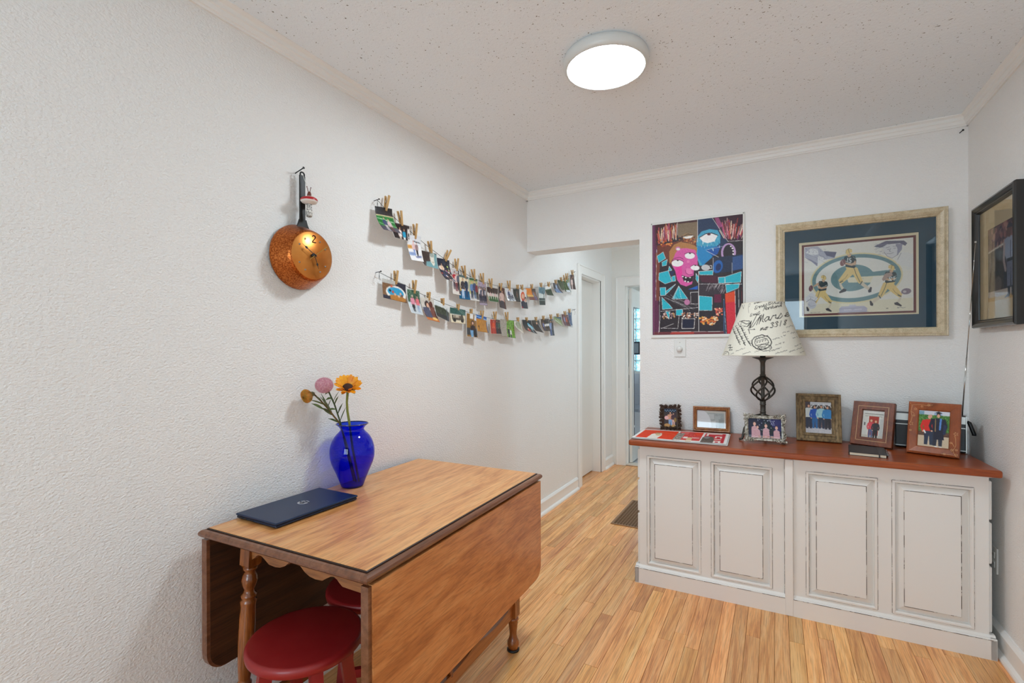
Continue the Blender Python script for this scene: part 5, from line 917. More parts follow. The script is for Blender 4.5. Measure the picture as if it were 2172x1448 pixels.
for i in range(90):
    a = rg.random()*2*PI; r = .95; x = 1012+657*math.cos(a); y = 780+335*math.sin(a)+657*math.cos(a)*-.085; LN([(x-22, y+3), (x+22, y-3)], 4, rg.choice([(86, 118, 128), (140, 166, 170)]), .8)
for i in range(50): x, y = 660+rg.random()*600, 640+rg.random()*300; LN([(x-25, y+3), (x+25, y-3)], 4, rg.choice([(86, 118, 128), (146, 170, 172)]), .6)
NV = (52, 66, 72); GO = (226, 196, 132); SKN = (206, 168, 140)
def figure(S, X, Y, k_, num=None, flip=1):
    f = lambda P: [(X+flip*x*k_, Y+y*k_) for x, y in P]
    PO(f([(-40, 250), (-170, 420), (-130, 480), (-20, 400), (60, 330), (150, 470), (220, 450), (130, 230), (60, 200), (-60, 210)]), GO); LN(f([(75, 230), (110, 330), (170, 450)]), 8*k_, NV); LN(f([(-150, 440), (-60, 390), (-20, 330)]), 5*k_, (120, 90, 50))
    PO(f([(-165, 425), (-120, 480), (-70, 560), (-110, 580), (-150, 500)]), (214, 200, 180)); PO(f([(150, 465), (215, 450), (330, 545), (300, 575), (220, 520)]), (214, 200, 180)); LN(f([(-145, 455), (-100, 430)]), 16*k_, NV); LN(f([(175, 480), (200, 440)]), 16*k_, NV)
    PO(f([(-160, 600), (-90, 545), (-40, 560), (-50, 590), (-150, 620)]), (60, 56, 64)); PO(f([(290, 580), (330, 520), (350, 530), (340, 600), (300, 610)]), (60, 56, 64))
    PO(f([(-90, 120), (-70, 60), (0, 40), (90, 50), (115, 110), (100, 220), (80, 235), (-55, 215), (-60, 160)]), NV); LN(f([(-60, 130), (100, 190)]), 9*k_, (190, 196, 196)); LN(f([(-85, 110), (-40, 130)]), 7*k_, (180, 188, 188)); LN(f([(60, 60), (110, 100)]), 7*k_, (150, 160, 160))
    PO(f([(100, 110), (110, 180), (40, 200), (-60, 175), (-70, 145), (30, 165), (70, 150)]), SKN); 
    PO(f([(-30, 50), (-25, 10), (30, 10), (30, 50), (0, 70)]), SKN); PO(f([(-52, 10), (-45, -40), (0, -65), (45, -50), (50, -10), (10, 5), (0, 30), (-30, 25)]), GO); LN(f([(-12, -62), (5, 0)]), 6*k_, (70, 76, 70)); LN(f([(8, 20), (45, 20)]), 5*k_, (90, 90, 90)); LN(f([(-52, 10), (-45, -40), (0, -65), (45, -50)]), 3*k_, (110, 90, 50))
    if num:
        g_ = f([(0, 0)])[0]
        for st in num: LN(f(st), 13*k_, (228, 230, 228))
figure(1, 920, 395, 1.0, [[(-20, 80), (-22, 140)], [(30, 85), (10, 85), (8, 112), (32, 118), (28, 145), (4, 142)]])
EL(822, 545, 40, 56, (128, 84, 84), .5); LN([(800, 500), (845, 585)], 4, (220, 200, 196))
figure(1, 1560, 640, .93, [[(-40, 130), (-42, 190)], [(-5, 140), (30, 132), (36, 155), (0, 195), (42, 190)]], -1)
PO([(1420, 800), (1460, 720), (1560, 690), (1580, 740), (1500, 780), (1440, 830)], (176, 150, 140))
figure(1, 512, 790, .82, None, -1)
PO([(440, 880), (350, 920), (345, 905), (420, 850)], SKN); EL(302, 940, 34, 48, (112, 72, 84), .3); LN([(285, 905), (318, 975)], 3, (210, 196, 196))
# grey pencil vignettes in the corners
PO([(200, 320), (420, 300), (520, 380), (720, 380), (690, 480), (520, 500), (420, 560), (400, 600), (300, 520), (205, 470)], (176, 174, 190)); PO([(215, 400), (300, 330), (420, 340), (430, 420), (330, 440)], (226, 224, 226)); PO([(520, 370), (725, 385), (690, 470), (560, 440)], (104, 100, 124)); PO([(420, 440), (520, 470), (500, 540), (420, 560)], (222, 220, 222)); PO([(200, 470), (300, 500), (415, 560), (410, 600), (330, 540)], (130, 126, 148))
for i in range(70): x, y = 205+rg.random()*420, 320+rg.random()*220; LN([(x, y), (x+rg.uniform(-10, 40), y+rg.uniform(5, 30))], 3, rg.choice([(90, 88, 112), (140, 138, 156)]))
PO([(1300, 300), (1380, 260), (1480, 215), (1740, 210), (1790, 250), (1760, 290), (1680, 250), (1500, 280), (1400, 320)], (110, 106, 126)); PO([(1430, 310), (1500, 265), (1690, 250), (1720, 330), (1660, 420), (1570, 480), (1500, 450), (1450, 380)], (214, 210, 212)); PO([(1620, 260), (1720, 260), (1710, 350), (1640, 440), (1650, 340)], (150, 146, 164)); PO([(1600, 480), (1720, 380), (1870, 420), (1870, 640), (1640, 560)], (224, 220, 218))
for P in ([(1480, 320), (1540, 305)], [(1580, 300), (1640, 290)], [(1550, 330), (1530, 370), (1555, 378)], [(1490, 405), (1540, 412), (1590, 392)], [(1500, 345), (1535, 340)], [(1590, 330), (1625, 322)], [(1450, 380), (1500, 450), (1570, 480), (1660, 420)], [(1700, 400), (1650, 500)]): LN(P, 5, (84, 80, 100))
for i in range(60): x, y = 1300+rg.random()*250, 260+rg.random()*180; LN([(x, y), (x+rg.uniform(20, 60), y-rg.uniform(0, 20))], 3, (150, 148, 166)) if x < 1440 or y < 290 else None
PO([(205, 1090), (310, 1000), (420, 1090), (380, 1140), (230, 1150)], (216, 214, 218)); EL(320, 1190, 70, 62, (200, 198, 208)); LN([(220, 1150), (300, 1100), (390, 1150)], 6, (110, 106, 130)); LN([(260, 1180), (300, 1215), (370, 1200)], 4, (120, 116, 140)); [LN([(220+rg.random()*180, 1040+rg.random()*90), (226+rg.random()*180, 1046+rg.random()*90)], 4, (140, 136, 150)) for i in range(4)]
EL(1772, 985, 72, 46, (136, 120, 134), -.15); EL(1750, 990, 26, 18, (196, 186, 190)); LN([(1715, 1000), (1700, 1020)], 5, (90, 80, 100))
PO([(760, 1255), (800, 1215), (1150, 1205), (1200, 1240), (1190, 1300), (770, 1310)], (184, 178, 196)); PO([(915, 1215), (920, 1190), (1025, 1188), (1020, 1212)], (200, 196, 208)); LN([(740, 1312), (1215, 1290)], 8, (150, 146, 168)); LN([(770, 1252), (1190, 1236)], 5, (140, 136, 158))
for i in range(14): x = 840+i*20; LN([(x, 1278-i), (x+6, 1258-i), (x+12, 1278-i)], 4, (232, 230, 232)) if i not in (6, 7) else None
write(cv, 'Ra', pc, 1620, 1240, 26, .8, .0, 4/1691, (60, 56, 76)); LN([(1660, 1235), (1690, 1225), (1720, 1240), (1760, 1228)], 4, (60, 56, 76)); write(cv, '222', pc, 1480, 1250, 12, .9, 0, 3/1691); LN([(300, 1312), (450, 1302)], 5, (80, 76, 90)); LN([(495, 1315), (540, 1312)], 4, (110, 106, 120))
cv.noise(5, 2)
gridprint('print', cv, lambda U, V: (ix0+.024+(ix1-ix0-.048)*U, -.0055+0*U, iz1-.024-(iz1-iz0-.048)*V), printmat('paper_print', .6), fp)
fobj('glass', box(-FWd/2+.043, FWd/2-.043, -.0125, -.0105, -FHt/2+.043, FHt/2-.043), glasspane('picture_glass', (250, 252, 252)), fp)
# ------------------------------------------------------------------ black framed picture on the right wall
by0, by1, bz0, bz1 = 2.538, 2.996, 1.383, 1.939; bcy, bcz = (by0+by1)/2, (bz0+bz1)/2; BWd, BHt = by1-by0, bz1-bz0
bp_ = thing('framed_player_photo', 'black framed picture of a standing baseball player on the right wall', 'picture', (W, bcy, bcz), (0, 0, -PI/2))
M_BFR = mat('black_lacquer_frame', (22, 20, 19), .3, coat=.4)
fobj('frame', rings(BWd, BHt, [(.002, -.001), (0, -.028), (.003, -.034), (.010, -.036), (.022, -.030), (.026, -.026), (.030, -.027), (.036, -.020), (.037, -.014)]), M_BFR, bp_)
fobj('backing', box(-BWd/2+.008, BWd/2-.008, -.004, -.001, -BHt/2+.008, BHt/2-.008), M_DARK, bp_)
qx0, qx1, qz0, qz1 = 2.736-2.87-.0, 0, 0, 0
qL, qR, qB, qT = bcy-2.870, bcy-2.599, 1.494-bcz, 1.812-bcz     # local x runs towards -y
fobj('mat_board', rings(BWd-.068, BHt-.068, [(0, -.013), (.0635, -.013)]), mat('cream_picture_mat', (204, 184, 146), .7), bp_)
matb = [box(-BWd/2+.034, qL, -.0132, -.0125, -BHt/2+.034, BHt/2-.034), box(qR, BWd/2-.034, -.0132, -.0125, -BHt/2+.034, BHt/2-.034), box(qL, qR, -.0132, -.0125, -BHt/2+.034, qB), box(qL, qR, -.0132, -.0125, qT, BHt/2-.034)]
bpy.data.objects.remove(bpy.data.objects[[c for c in bp_.children if c.name.startswith('mat_board')][0].name])
fobj('mat_board', join(*matb), mat('cream_picture_mat', (206, 186, 148), .7), bp_)
cv = Cv(80, 94, (84, 74, 70))
cv.rect(0, 0, 1, .3, (120, 84, 84)); cr = random.Random(3)
for i in range(60): cv.ell(cr.random(), cr.random()*.28, .05, .04, cr.choice([(150, 96, 92), (90, 60, 66), (176, 130, 120), (70, 50, 56)]))
cv.line([(0, .32), (.62, .28)], .03, (214, 204, 190)); cv.rect(0, .34, .6, .86, (78, 70, 64)); cv.rect(.6, .3, 1, .86, (64, 60, 66))
for a_ in (.1, .25): cv.ell(a_, .5, .05, .1, (120, 112, 108))
cv.ell(.38, .78, .14, .1, (110, 100, 94)); cv.rect(0, .86, 1, .94, (196, 186, 176)); cv.rect(0, .94, 1, 1, (196, 160, 100))
cv.poly([(.62, .24), (.82, .2), (.97, .26), (.98, .5), (.72, .52), (.6, .4)], (150, 158, 180)); cv.poly([(.70, .5), (.98, .5), (.97, .84), (.86, .86), (.84, .6), (.82, .86), (.72, .84)], (116, 120, 142)); cv.rect(.71, .49, .98, .53, (40, 38, 44)); cv.ell(.80, .14, .09, .09, (110, 74, 66)); cv.poly([(.70, .10), (.78, .04), (.92, .08), (.9, .12)], (52, 44, 56)); cv.line([(.62, .3), (.6, .5), (.66, .62)], .07, (176, 160, 160)); cv.rect(.74, .84, .82, .95, (40, 38, 50)); cv.rect(.87, .84, .95, .96, (40, 38, 50)); cv.poly([(.6, .98), (.78, .92), (.8, .97)], (50, 46, 52)); cv.poly([(.86, .96), (1, .93), (1, .98)], (50, 46, 52)); cv.line([(.84, .28), (.84, .48)], .015, (60, 60, 80)); cv.noise(9, 2)
gridprint('photograph', cv, lambda U, V: (qL+(qR-qL)*U, -.0122+0*U, qT+(qB-qT)*V), printmat('picture_photo', .5), bp_)
fobj('glass', box(-BWd/2+.034, BWd/2-.034, -.0165, -.0150, -BHt/2+.034, BHt/2-.034), glasspane('picture_glass_clear', (250, 250, 250)), bp_)
# ------------------------------------------------------------------ table lamp on the sideboard
LXx, LYy = 1.548, 2.955
la = thing('table_lamp', 'wrought iron table lamp with a script-printed cream shade', 'lamp', (LXx, LYy, CT))
M_PEW = mat('dark_pewter_iron', (74, 70, 64), .45, .6, bump=(80, .2))
def zz(z): return z-CT
for i in range(3):
    a = math.radians(205+120*i); ca, sa = math.cos(a), math.sin(a)
    fobj('foot', tube([(r*ca, r*sa, z) for r, z in ((.012, .140), (.045, .132), (.075, .105), (.097, .065), (.106, .025), (.111, .010), (.126, .006))], [.007, .0075, .008, .008, .0075, .007, .006], 8), M_PEW, la, smooth=True)
post = fobj('post', lathe([(.0001, .125), (.020, .127), (.022, .135), (.016, .142), (.0135, .150), (.0155, .153), (.0155, .157), (.0135, .160), (.0135, .192), (.0155, .195), (.0155, .199), (.0135, .202), (.0155, .212), (.012, .216), (.009, .222), (.009, .345), (.012, .350), (.0155, .355), (.0155, .358), (.012, .362), (.012, .425), (.0145, .428), (.0145, .433), (.020, .440), (.0001, .441)], 20, False), M_PEW, la, smooth=True)
for i in range(6):
    a0 = i*PI/3+.3
    fobj('cage_bar', tube([((.010+.050*math.sin(PI*t_)**.85)*math.cos(a0+2.2*t_), (.010+.050*math.sin(PI*t_)**.85)*math.sin(a0+2.2*t_), .217+.132*t_) for t_ in [j/14 for j in range(15)]], .0048, 8), M_PEW, la, smooth=True)
fobj('drip_pan', lathe([(.0001, .438), (.020, .440), (.052, .452), (.0535, .454), (.020, .446), (.0001, .445)], 40, False), M_PEW, la, smooth=True)
fobj('socket', lathe([(.0001, .444), (.012, .446), (.014, .450), (.014, .50), (.0001, .51)], 16, False), M_BLACK, la, smooth=True)
fobj('bulb', lathe([(.012, .508), (.014, .515), (.027, .54), (.030, .56), (.024, .585), (.0001, .597)], 20, False), mat('frosted_bulb', (236, 234, 228), .4), la, smooth=True)
fobj('harp', tube([(.035*math.sin(t_*PI)*(1 if True else 0), 0, .50+.20*t_) for t_ in [i/10 for i in range(11)]]+[(-.035*math.sin(t_*PI), 0, .70-.20*t_) for t_ in [i/10 for i in range(1, 11)]], .0018, 6), M_STEEL, la, smooth=True)
fobj('shade_spider', join(*[tube([(0, 0, .70), (.103*math.cos(a), .103*math.sin(a), .742)], .0015, 5) for a in (.4, .4+2*PI/3, .4+4*PI/3)], tube([(0, 0, .695), (0, 0, .708)], .004, 8)), M_STEEL, la)
cv = Cv(440, 112, (226, 222, 208)); cv.noise(4, 2)
INK = (34, 32, 32)
def sp(X, Y): v = (Y-45)/1317.0; s_ = max(-.999, min(.999, (X-(1000-8*v))/(480+505*v))); return (.5+math.asin(s_)/(2*PI), v)
def sl(P, w_=.0014, col=INK): cv.line([sp(*q) for q in P], w_, col)
write(cv, 'Marsen', sp, 880, 600, 190, .78, .26, .0030); sl([(660, 660), (760, 520), (730, 690), (880, 380), (930, 370)], .0030); sl([(660, 660), (690, 640), (760, 530), (700, 700), (790, 660), (870, 540), (960, 400), (990, 380), (930, 600)], .0026)
write(cv, 'no', sp, 960, 760, 110, .75, .12, .0028); write(cv, '3318', sp, 1160, 710, 130, .72, .22, .0028)
write(cv, 'Ernest', sp, 820, 250, 95, .62, .3, .0018); write(cv, 'Schulz', sp, 1150, 130, 75, .62, .1, .0016); write(cv, 'Ernst', sp, 720, 420, 75, .62, .3, .0018); write(cv, 'Markund', sp, 1020, 280, 90, .62, .25, .0020); sl([(690, 200), (700, 90), (740, 80), (720, 150), (690, 170), (700, 310)], .0018, (120, 110, 104)); write(cv, 'Vardon', sp, 780, 110, 50, .7, .2, .0016); sl([(470, 200), (550, 100), (575, 200), (600, 90)], .0018)
rg = random.Random(21)
def scrib(x, y, n, sz, sl_=.25, w_=.0013, col=INK):
    P = []
    for i in range(n): P.append((x+i*sz*.42, y-i*sz*.42*sl_+(rg.uniform(-.5, .2)*sz if i % 2 else rg.uniform(0, .3)*sz)))
    for a, b in zip(P[:-1], P[1:]):
        if rg.random() < .85: sl([a, b], w_, col)
for x, y, n, sz, w_ in ((1230, 980, 12, 60, .0016), (1290, 1110, 12, 40, .0012), (1150, 1260, 16, 42, .0012), (1290, 1310, 18, 40, .0012), (400, 1250, 12, 46, .0012), (260, 1330, 8, 36, .0010), (560, 1330, 14, 34, .0010), (830, 1270, 9, 40, .0012), (1520, 690, 9, 46, .0010), (1620, 840, 8, 60, .0012), (1640, 950, 7, 50, .0012), (1700, 1130, 8, 50, .0012), (1720, 1220, 10, 44, .0010), (1800, 1300, 8, 40, .0010), (1560, 1280, 9, 44, .0014), (1440, 820, 7, 60, .0012)): scrib(x, y, n, sz, .35, w_)
for i in range(9):   # slanting block letters on the left side
    for j in range(3):
        x = 260+j*120+i*26+rg.uniform(-10, 10); y = 600+i*62+j*18-i*8
        if x < 720: sl([(x, y), (x+40, y+60)], .0022 if (i+j) % 3 else .0034); sl([(x-10, y+10), (x+55, y-8)], .0014); sl([(x+10, y+36), (x+50, y+22)], .0014) if i % 2 else None
sl([(440, 540), (500, 660), (530, 520), (590, 560), (640, 590), (700, 580), (720, 520), (560, 500), (480, 520)], .0026); sl([(570, 640), (650, 650)], .002); sl([(680, 730), (840, 735), (820, 715)], .0024); sl([(700, 730), (720, 830)], .0026)
for y0 in (1110, 1170): sl([(200, y0), (270, y0-10), (230, y0+60), (310, y0+50)], .0028)
# postmark
def ring(cx, cy, rx, ry, n=30, w_=.002, jag=0): sl([(cx+(rx+rg.uniform(-jag, jag))*math.cos(2*PI*i/n), cy+(ry+rg.uniform(-jag, jag))*math.sin(2*PI*i/n)) for i in range(n+1)], w_)
ring(985, 1040, 215, 165, 40, .0036, 10); ring(985, 1040, 150, 112, 30, .0018, 4); ring(1060, 1170, 140, 80, 30, .0022, 8); sl([(840, 1020), (1110, 950)], .0016); sl([(850, 1120), (1150, 1050)], .0018); [sl([(880+i*60, 1060-i*16), (900+i*60, 1030-i*16)], .0024) for i in range(4)]; [sl([(840+i*50, 990-i*20), (880+i*50, 930-i*10)], .0018) for i in range(6)]; [sl([(900+i*36, 1180+(i % 3)*14), (925+i*36, 1150+(i % 2)*20)], .0018) for i in range(8)]
ring(150, 1330, 75, 70, 24, .002, 4); sl([(90, 1330), (170, 1290)], .0016)
for i in range(26): scrib(-6000, 0, 2, 1)   # keep the random stream short
for i in range(60):   # writing round the back
    u = rg.choice([rg.uniform(0, .22), rg.uniform(.78, 1)]); v = rg.uniform(.05, .95); P = [(u+j*.006, v+rg.uniform(-.02, .02)) for j in range(rg.randint(4, 9))]; cv.line(P, .0012, INK)
def shade(U, V): 
    a = -PI/2+(U-.5)*2*PI; r = .1035+(.2035-.1035)*V; return r*np.cos(a), r*np.sin(a), zz(1.541)-(1.541-1.257)*V
sh = gridprint('shade', cv, shade, printmat('linen_shade', .8), la)
fobj('shade_ring', join(tube([(.2035*math.cos(i*PI/24), .2035*math.sin(i*PI/24), zz(1.257)) for i in range(49)], .0014, 6, False), tube([(.1035*math.cos(i*PI/24), .1035*math.sin(i*PI/24), zz(1.541)) for i in range(49)], .0014, 6, False)), mat('cream_trim', (214, 208, 192), .7), sh)
# ------------------------------------------------------------------ standing photo frames
def easel(name, label, cat, x, y, rz, tilt, th):
    return thing(name, label, cat, (x, y, CT+th*math.sin(tilt)+.0005), (-tilt, 0, rz), 'picture frames on the sideboard')
def frame_in(cv, x0, x1, z0, z1, y_, t_, m=None): return gridprint('photograph', cv, lambda U, V: (x0+(x1-x0)*U, y_+0*U, z1+(z0-z1)*V), m or M_PHOTO, t_)
# rustic frame: four men
rz = math.atan2(.006, .205)
t_ = easel('framed_photo', 'rustic grey-brown wooden frame with a photo of four men in blue', 'picture frame', 1.812, 3.038, rz, math.radians(9), .02)
M_RUS = wood('weathered_wood', (98, 78, 50), (136, 112, 76), (160, 136, 98), stretch=(5, 5, 2), scale=4, rough=.7, coat=0, fine=.6, bump=.3)
Wf, Hf = .206, .254
fobj('frame', rings(Wf, Hf, [(.0, .02), (0, -.002), (.003, -.004), (.012, -.004), (.014, .001), (.028, .003), (.030, -.001), (.040, .000), (.041, .005), (.044, .006)], 0, Hf/2), M_RUS, t_)
fobj('backing', box(-Wf/2+.01, Wf/2-.01, .012, .018, .01, Hf-.01), M_DARK, t_)
cv = Cv(60, 80, (70, 56, 62)); cv.rect(.2, 0, 1, .1, (200, 206, 212)); cv.rect(.2, .1, 1, .3, (66, 56, 52))
for i in range(4): cv.line([(.22+i*.2, .2), (.32+i*.2, .08), (.42+i*.2, .2)], .03, (230, 234, 236))
cv.line([(.22, .06), (.22, .3)], .03, (226, 230, 232)); cv.line([(.7, .06), (.7, .2)], .025, (226, 230, 232)); cv.rect(0, .82, 1, 1, (190, 188, 192)); cv.noise(12, 3, (0, .82, 1, 1)); cv.rect(.5, .45, .75, .82, (120, 84, 80))
for cx, v0, v1, sh_, pn2 in ((.14, .08, .87, (214, 224, 222), (38, 42, 66)), (.37, .12, .86, (20, 84, 190), (30, 98, 160)), (.62, .1, .86, (166, 216, 226), (28, 34, 60)), (.85, .12, .88, (40, 130, 196), (32, 24, 36))): cv.man(cx, v0, v1, sh_, pn2, (52, 36, 32), w=.62)
cv.noise(6, 2); frame_in(cv, -Wf/2+.0435, Wf/2-.0435, .0435, Hf-.0435, .0065, t_)
fobj('easel_leg', box(-.02, .02, .018, .020, .004, .15), M_DARK, t_, loc=(0, 0, 0))
# inlaid frame
rz = math.atan2(-.070, .161)
t_ = easel('framed_photo', 'reddish dotted-inlay frame with a photo of a couple at a red door', 'picture frame', 2.030, 3.004, rz, math.radians(17), .02)
M_BURL = wood('red_burl_wood', (86, 38, 18), (116, 56, 28), (142, 76, 42), stretch=(7, 7, 4), scale=5, rough=.4, coat=.3, fine=.3)
Wf, Hf = .176, .226
fobj('frame', rings(Wf, Hf, [(.0, .02), (0, -.006), (.002, -.008), (.040, -.008), (.041, .004), (.043, .005)], 0, Hf/2), M_BURL, t_)
dots = []
for i in range(34): u = -Wf/2+.024+(Wf-.048)*i/33; dots += [box(u-.0011, u+.0011, -.0086, -.0079, z-.0011, z+.0011) for z in (.024, Hf-.024)]
for i in range(46): z = .024+(Hf-.048)*i/45; dots += [box(u-.0011, u+.0011, -.0086, -.0079, z-.0011, z+.0011) for u in (-Wf/2+.024, Wf/2-.024)]
dd = fobj('inlay_dots', join(*dots), mat('pale_inlay', (236, 206, 150), .5), t_); dd['kind'] = 'stuff'
fobj('backing', box(-Wf/2+.006, Wf/2-.006, .012, .0195, .006, Hf-.006), M_DARK, t_)
cv = Cv(56, 80, (206, 206, 198)); cv.rect(0, 0, 1, .1, (220, 220, 214)); cv.rect(.1, .12, .95, .15, (150, 150, 142)); cv.rect(.12, .2, .9, .23, (170, 170, 162)); cv.rect(.3, .22, .76, .98, (166, 50, 36)); cv.rect(.26, .22, .30, .98, (222, 222, 214)); cv.rect(.78, .22, .82, .98, (222, 222, 214)); cv.rect(.8, .3, .95, 1, (190, 192, 188)); cv.rect(.1, .45, .15, .56, (70, 72, 72)); cv.rect(0, .9, 1, 1, (196, 190, 178))
cv.man(.42, .34, 1.0, (214, 76, 84), (90, 96, 130), (222, 206, 160), w=.6); cv.man(.63, .36, 1.02, (44, 44, 50), (30, 30, 34), (206, 170, 120), w=.6); cv.noise(8, 2)
frame_in(cv, -Wf/2+.0425, Wf/2-.0425, .0425, Hf-.0425, .0055, t_); fobj('easel_leg', box(-.02, .02, .0195, .0215, .004, .14), M_DARK, t_)
# carved frame
rz = math.atan2(-.071, .174)
t_ = easel('framed_photo', 'orange-brown frame carved with vines holding a graduation photo', 'picture frame', 2.243, 2.884, rz, math.radians(14), .02)
M_ORW = wood('orange_stained_wood', (120, 58, 24), (150, 76, 36), (168, 92, 48), stretch=(6, 6, 3), scale=2, rough=.35, coat=.3, fine=.15)
Wf, Hf = .188, .246
fobj('frame', rings(Wf, Hf, [(.0, .02), (0, .002), (.002, -.001), (.010, -.004), (.034, .004), (.037, .006), (.039, .009)], 0, Hf/2), M_ORW, t_)
def vine(P, w_=.0016):
    out = []
    for (a, b), (c_, d_) in zip(P[:-1], P[1:]): out.append(tube([(a, vy_(a, b), b), (c_, vy_(c_, d_), d_)], w_/2, 4))
    return join(*out)
def vy_(u, z):   # height of the sloping frame face at (u, z)
    d = min(u+Wf/2, Wf/2-u, z, Hf-z); return (-.001-.003*(d-.002)/.008 if d < .010 else -.004+.008*(d-.010)/.024)-.0004
def blossom(u, z, r): return vine([(u+r*(1 if i % 2 else .45)*math.cos(i*PI/5), z+r*(1 if i % 2 else .45)*math.sin(i*PI/5)) for i in range(11)], .0014)
M_CARV = mat('pale_carving', (226, 178, 128), .6); hw = Wf/2
fobj('carved_vine', join(vine([(-hw+.006, Hf-.008), (-hw+.014, Hf-.022), (-hw+.010, Hf-.05), (-hw+.016, Hf-.075), (-hw+.012, Hf-.1)]), vine([(-hw+.014, Hf-.018), (-hw+.04, Hf-.014), (-hw+.07, Hf-.016), (-hw+.09, Hf-.012)]), vine([(-hw+.012, Hf-.05), (-hw+.024, Hf-.06)]), blossom(-hw+.013, Hf-.108, .009), blossom(-hw+.026, Hf-.036, .006), blossom(-hw+.022, Hf-.068, .005), blossom(-hw+.075, Hf-.014, .006), blossom(-hw+.05, Hf-.022, .005), blossom(-hw+.012, Hf-.14, .005)), M_CARV, t_)
fobj('carved_vine', join(vine([(hw-.012, .01), (hw-.022, .03), (hw-.012, .055), (hw-.014, .085), (hw-.018, .1)]), vine([(hw-.006, .006), (hw-.03, .012), (hw-.06, .010)]), vine([(hw-.018, .05), (hw-.026, .066)]), blossom(hw-.014, .108, .009), blossom(hw-.026, .034, .006), blossom(hw-.010, .036, .005), blossom(hw-.030, .066, .005), blossom(hw-.05, .012, .005), blossom(hw-.010, .014, .006)), M_CARV, t_)
fobj('backing', box(-Wf/2+.006, Wf/2-.006, .012, .0195, .006, Hf-.006), M_DARK, t_)
cv = Cv(72, 96, (92, 140, 60)); cv.rect(0, 0, 1, .14, (206, 212, 222)); cv.rect(0, .02, .18, .14, (120, 160, 180)); cv.rect(.5, .04, .75, .13, (150, 176, 206)); cv.rect(0, .12, 1, .62, (70, 122, 48)); cv.noise(34, 4, (0, .12, 1, .62)); cv.rect(0, .58, 1, .72, (96, 66, 50)); cv.noise(14, 3, (0, .58, 1, .72)); cv.rect(0, .70, 1, 1, (206, 188, 160))
cv.man(.36, .12, .96, (214, 40, 32), (44, 54, 76), (190, 150, 130), w=.75); cv.ell(.40, .155, .045, .05, (216, 160, 136)); cv.man(.64, .06, .97, (26, 28, 48), (40, 44, 60), (30, 26, 30), w=.7); cv.poly([(.5, .22), (.78, .22), (.84, .78), (.52, .78)], (26, 28, 48)); cv.poly([(.53, .05), (.64, .01), (.76, .05), (.64, .08)], (34, 34, 40)); cv.line([(.72, .22), (.7, .5)], .06, (90, 140, 206)); cv.line([(.55, .22), (.56, .56)], .03, (150, 120, 80)); cv.line([(.2, .56), (.24, .62)], .05, (232, 232, 232)); cv.line([(.86, .4), (.84, .6)], .09, (34, 44, 80)); cv.ell(.6, .98, .05, .02, WH); cv.ell(.74, .99, .05, .02, WH); cv.noise(6, 2)
frame_in(cv, -Wf/2+.0385, Wf/2-.0385, .0385, Hf-.0385, .0095, t_); fobj('easel_leg', box(-.02, .02, .0195, .0215, .004, .15), M_DARK, t_)
# small wooden frame with a faded print
rz = math.atan2(.018, .205)
t_ = easel('framed_photo', 'small brown wooden frame with a pale faded print', 'picture frame', 1.271, 3.085, rz, math.radians(10), .02)
M_WFR = wood('gold_brown_wood', (120, 66, 26), (156, 96, 46), (186, 128, 72), stretch=(8, 8, 4), scale=4, rough=.4, coat=.25, fine=.3)
Wf, Hf = .206, .150
fobj('frame', rings(Wf, Hf, [(.0, .02), (0, -.001), (.003, -.004), (.008, -.004), (.010, .0), (.014, -.004), (.018, -.003), (.022, .003), (.024, .008)], 0, Hf/2), M_WFR, t_)
fobj('backing', box(-Wf/2+.006, Wf/2-.006, .012, .0195, .006, Hf-.006), M_DARK, t_)
cv = Cv(72, 48, (206, 204, 194)); cv.rect(0, 0, 1, 1, (214, 208, 196)); cv.rect(.3, .14, .94, 1, (176, 180, 176)); cv.noise(10, 4, (.3, .14, .94, 1)); cv.rect(.4, .2, .6, .5, (206, 208, 204)); cv.rect(.62, .3, .8, .6, (190, 194, 190)); cv.rect(.76, .5, .94, 1, (154, 160, 156)); cv.rect(.5, .6, .66, 1, (214, 214, 210)); cv.ell(.12, .85, .38, .86, (232, 232, 232)); cv.noise(5, 2)  # the white arc is a glass reflection painted into the print
frame_in(cv, -Wf/2+.0235, Wf/2-.0235, .0235, Hf-.0235, .0085, t_); fobj('glass', box(-Wf/2+.023, Wf/2-.023, .0065, .0075, .023, Hf-.023), glasspane('frame_glass', (250, 250, 250)), t_); fobj('easel_leg', box(-.015, .015, .0195, .0215, .004, .10), M_DARK, t_)
# dark leaf frame
rz = math.atan2(.033, .132)
t_ = easel('framed_photo', 'dark bronze frame of maple leaves around a small family photo', 'picture frame', 1.047, 3.024, rz, math.radians(10), .016)
M_LBR = mat('dark_bronze_leaf', (64, 50, 42), .45, .55, bump=(150, .5), var=(40, (84, 66, 54))); Wf, Hf = .100, .142
fobj('frame', rings(Wf, Hf, [(.0, .012), (0, .004), (.006, .002), (.014, .004), (.0145, .008)], 0, Hf/2+.006), M_LBR, t_)
ml = [(0, -.9), (.08, -.35), (.45, -.55), (.38, -.3), (.85, -.1), (.62, .05), (.72, .35), (.38, .25), (.35, .5), (.2, .42), (0, .95), (-.2, .42), (-.35, .5), (-.38, .25), (-.72, .35), (-.62, .05), (-.85, -.1), (-.38, -.3), (-.45, -.55), (-.08, -.35)]
V = [(0, -.25, 0)]+[(u, .10*math.hypot(u, v), v) for u, v in ml]+[(u, .10*math.hypot(u, v)+.09, v) for u, v in ml]; n_ = len(ml); F = [(0, 1+i, 1+(i+1) % n_) for i in range(n_)]+[(1+i, 1+n_+i, 1+n_+(i+1) % n_, 1+(i+1) % n_) for i in range(n_)]+[tuple(1+n_+i for i in reversed(range(n_)))]
lm = None; rg = random.Random(9); spots = []
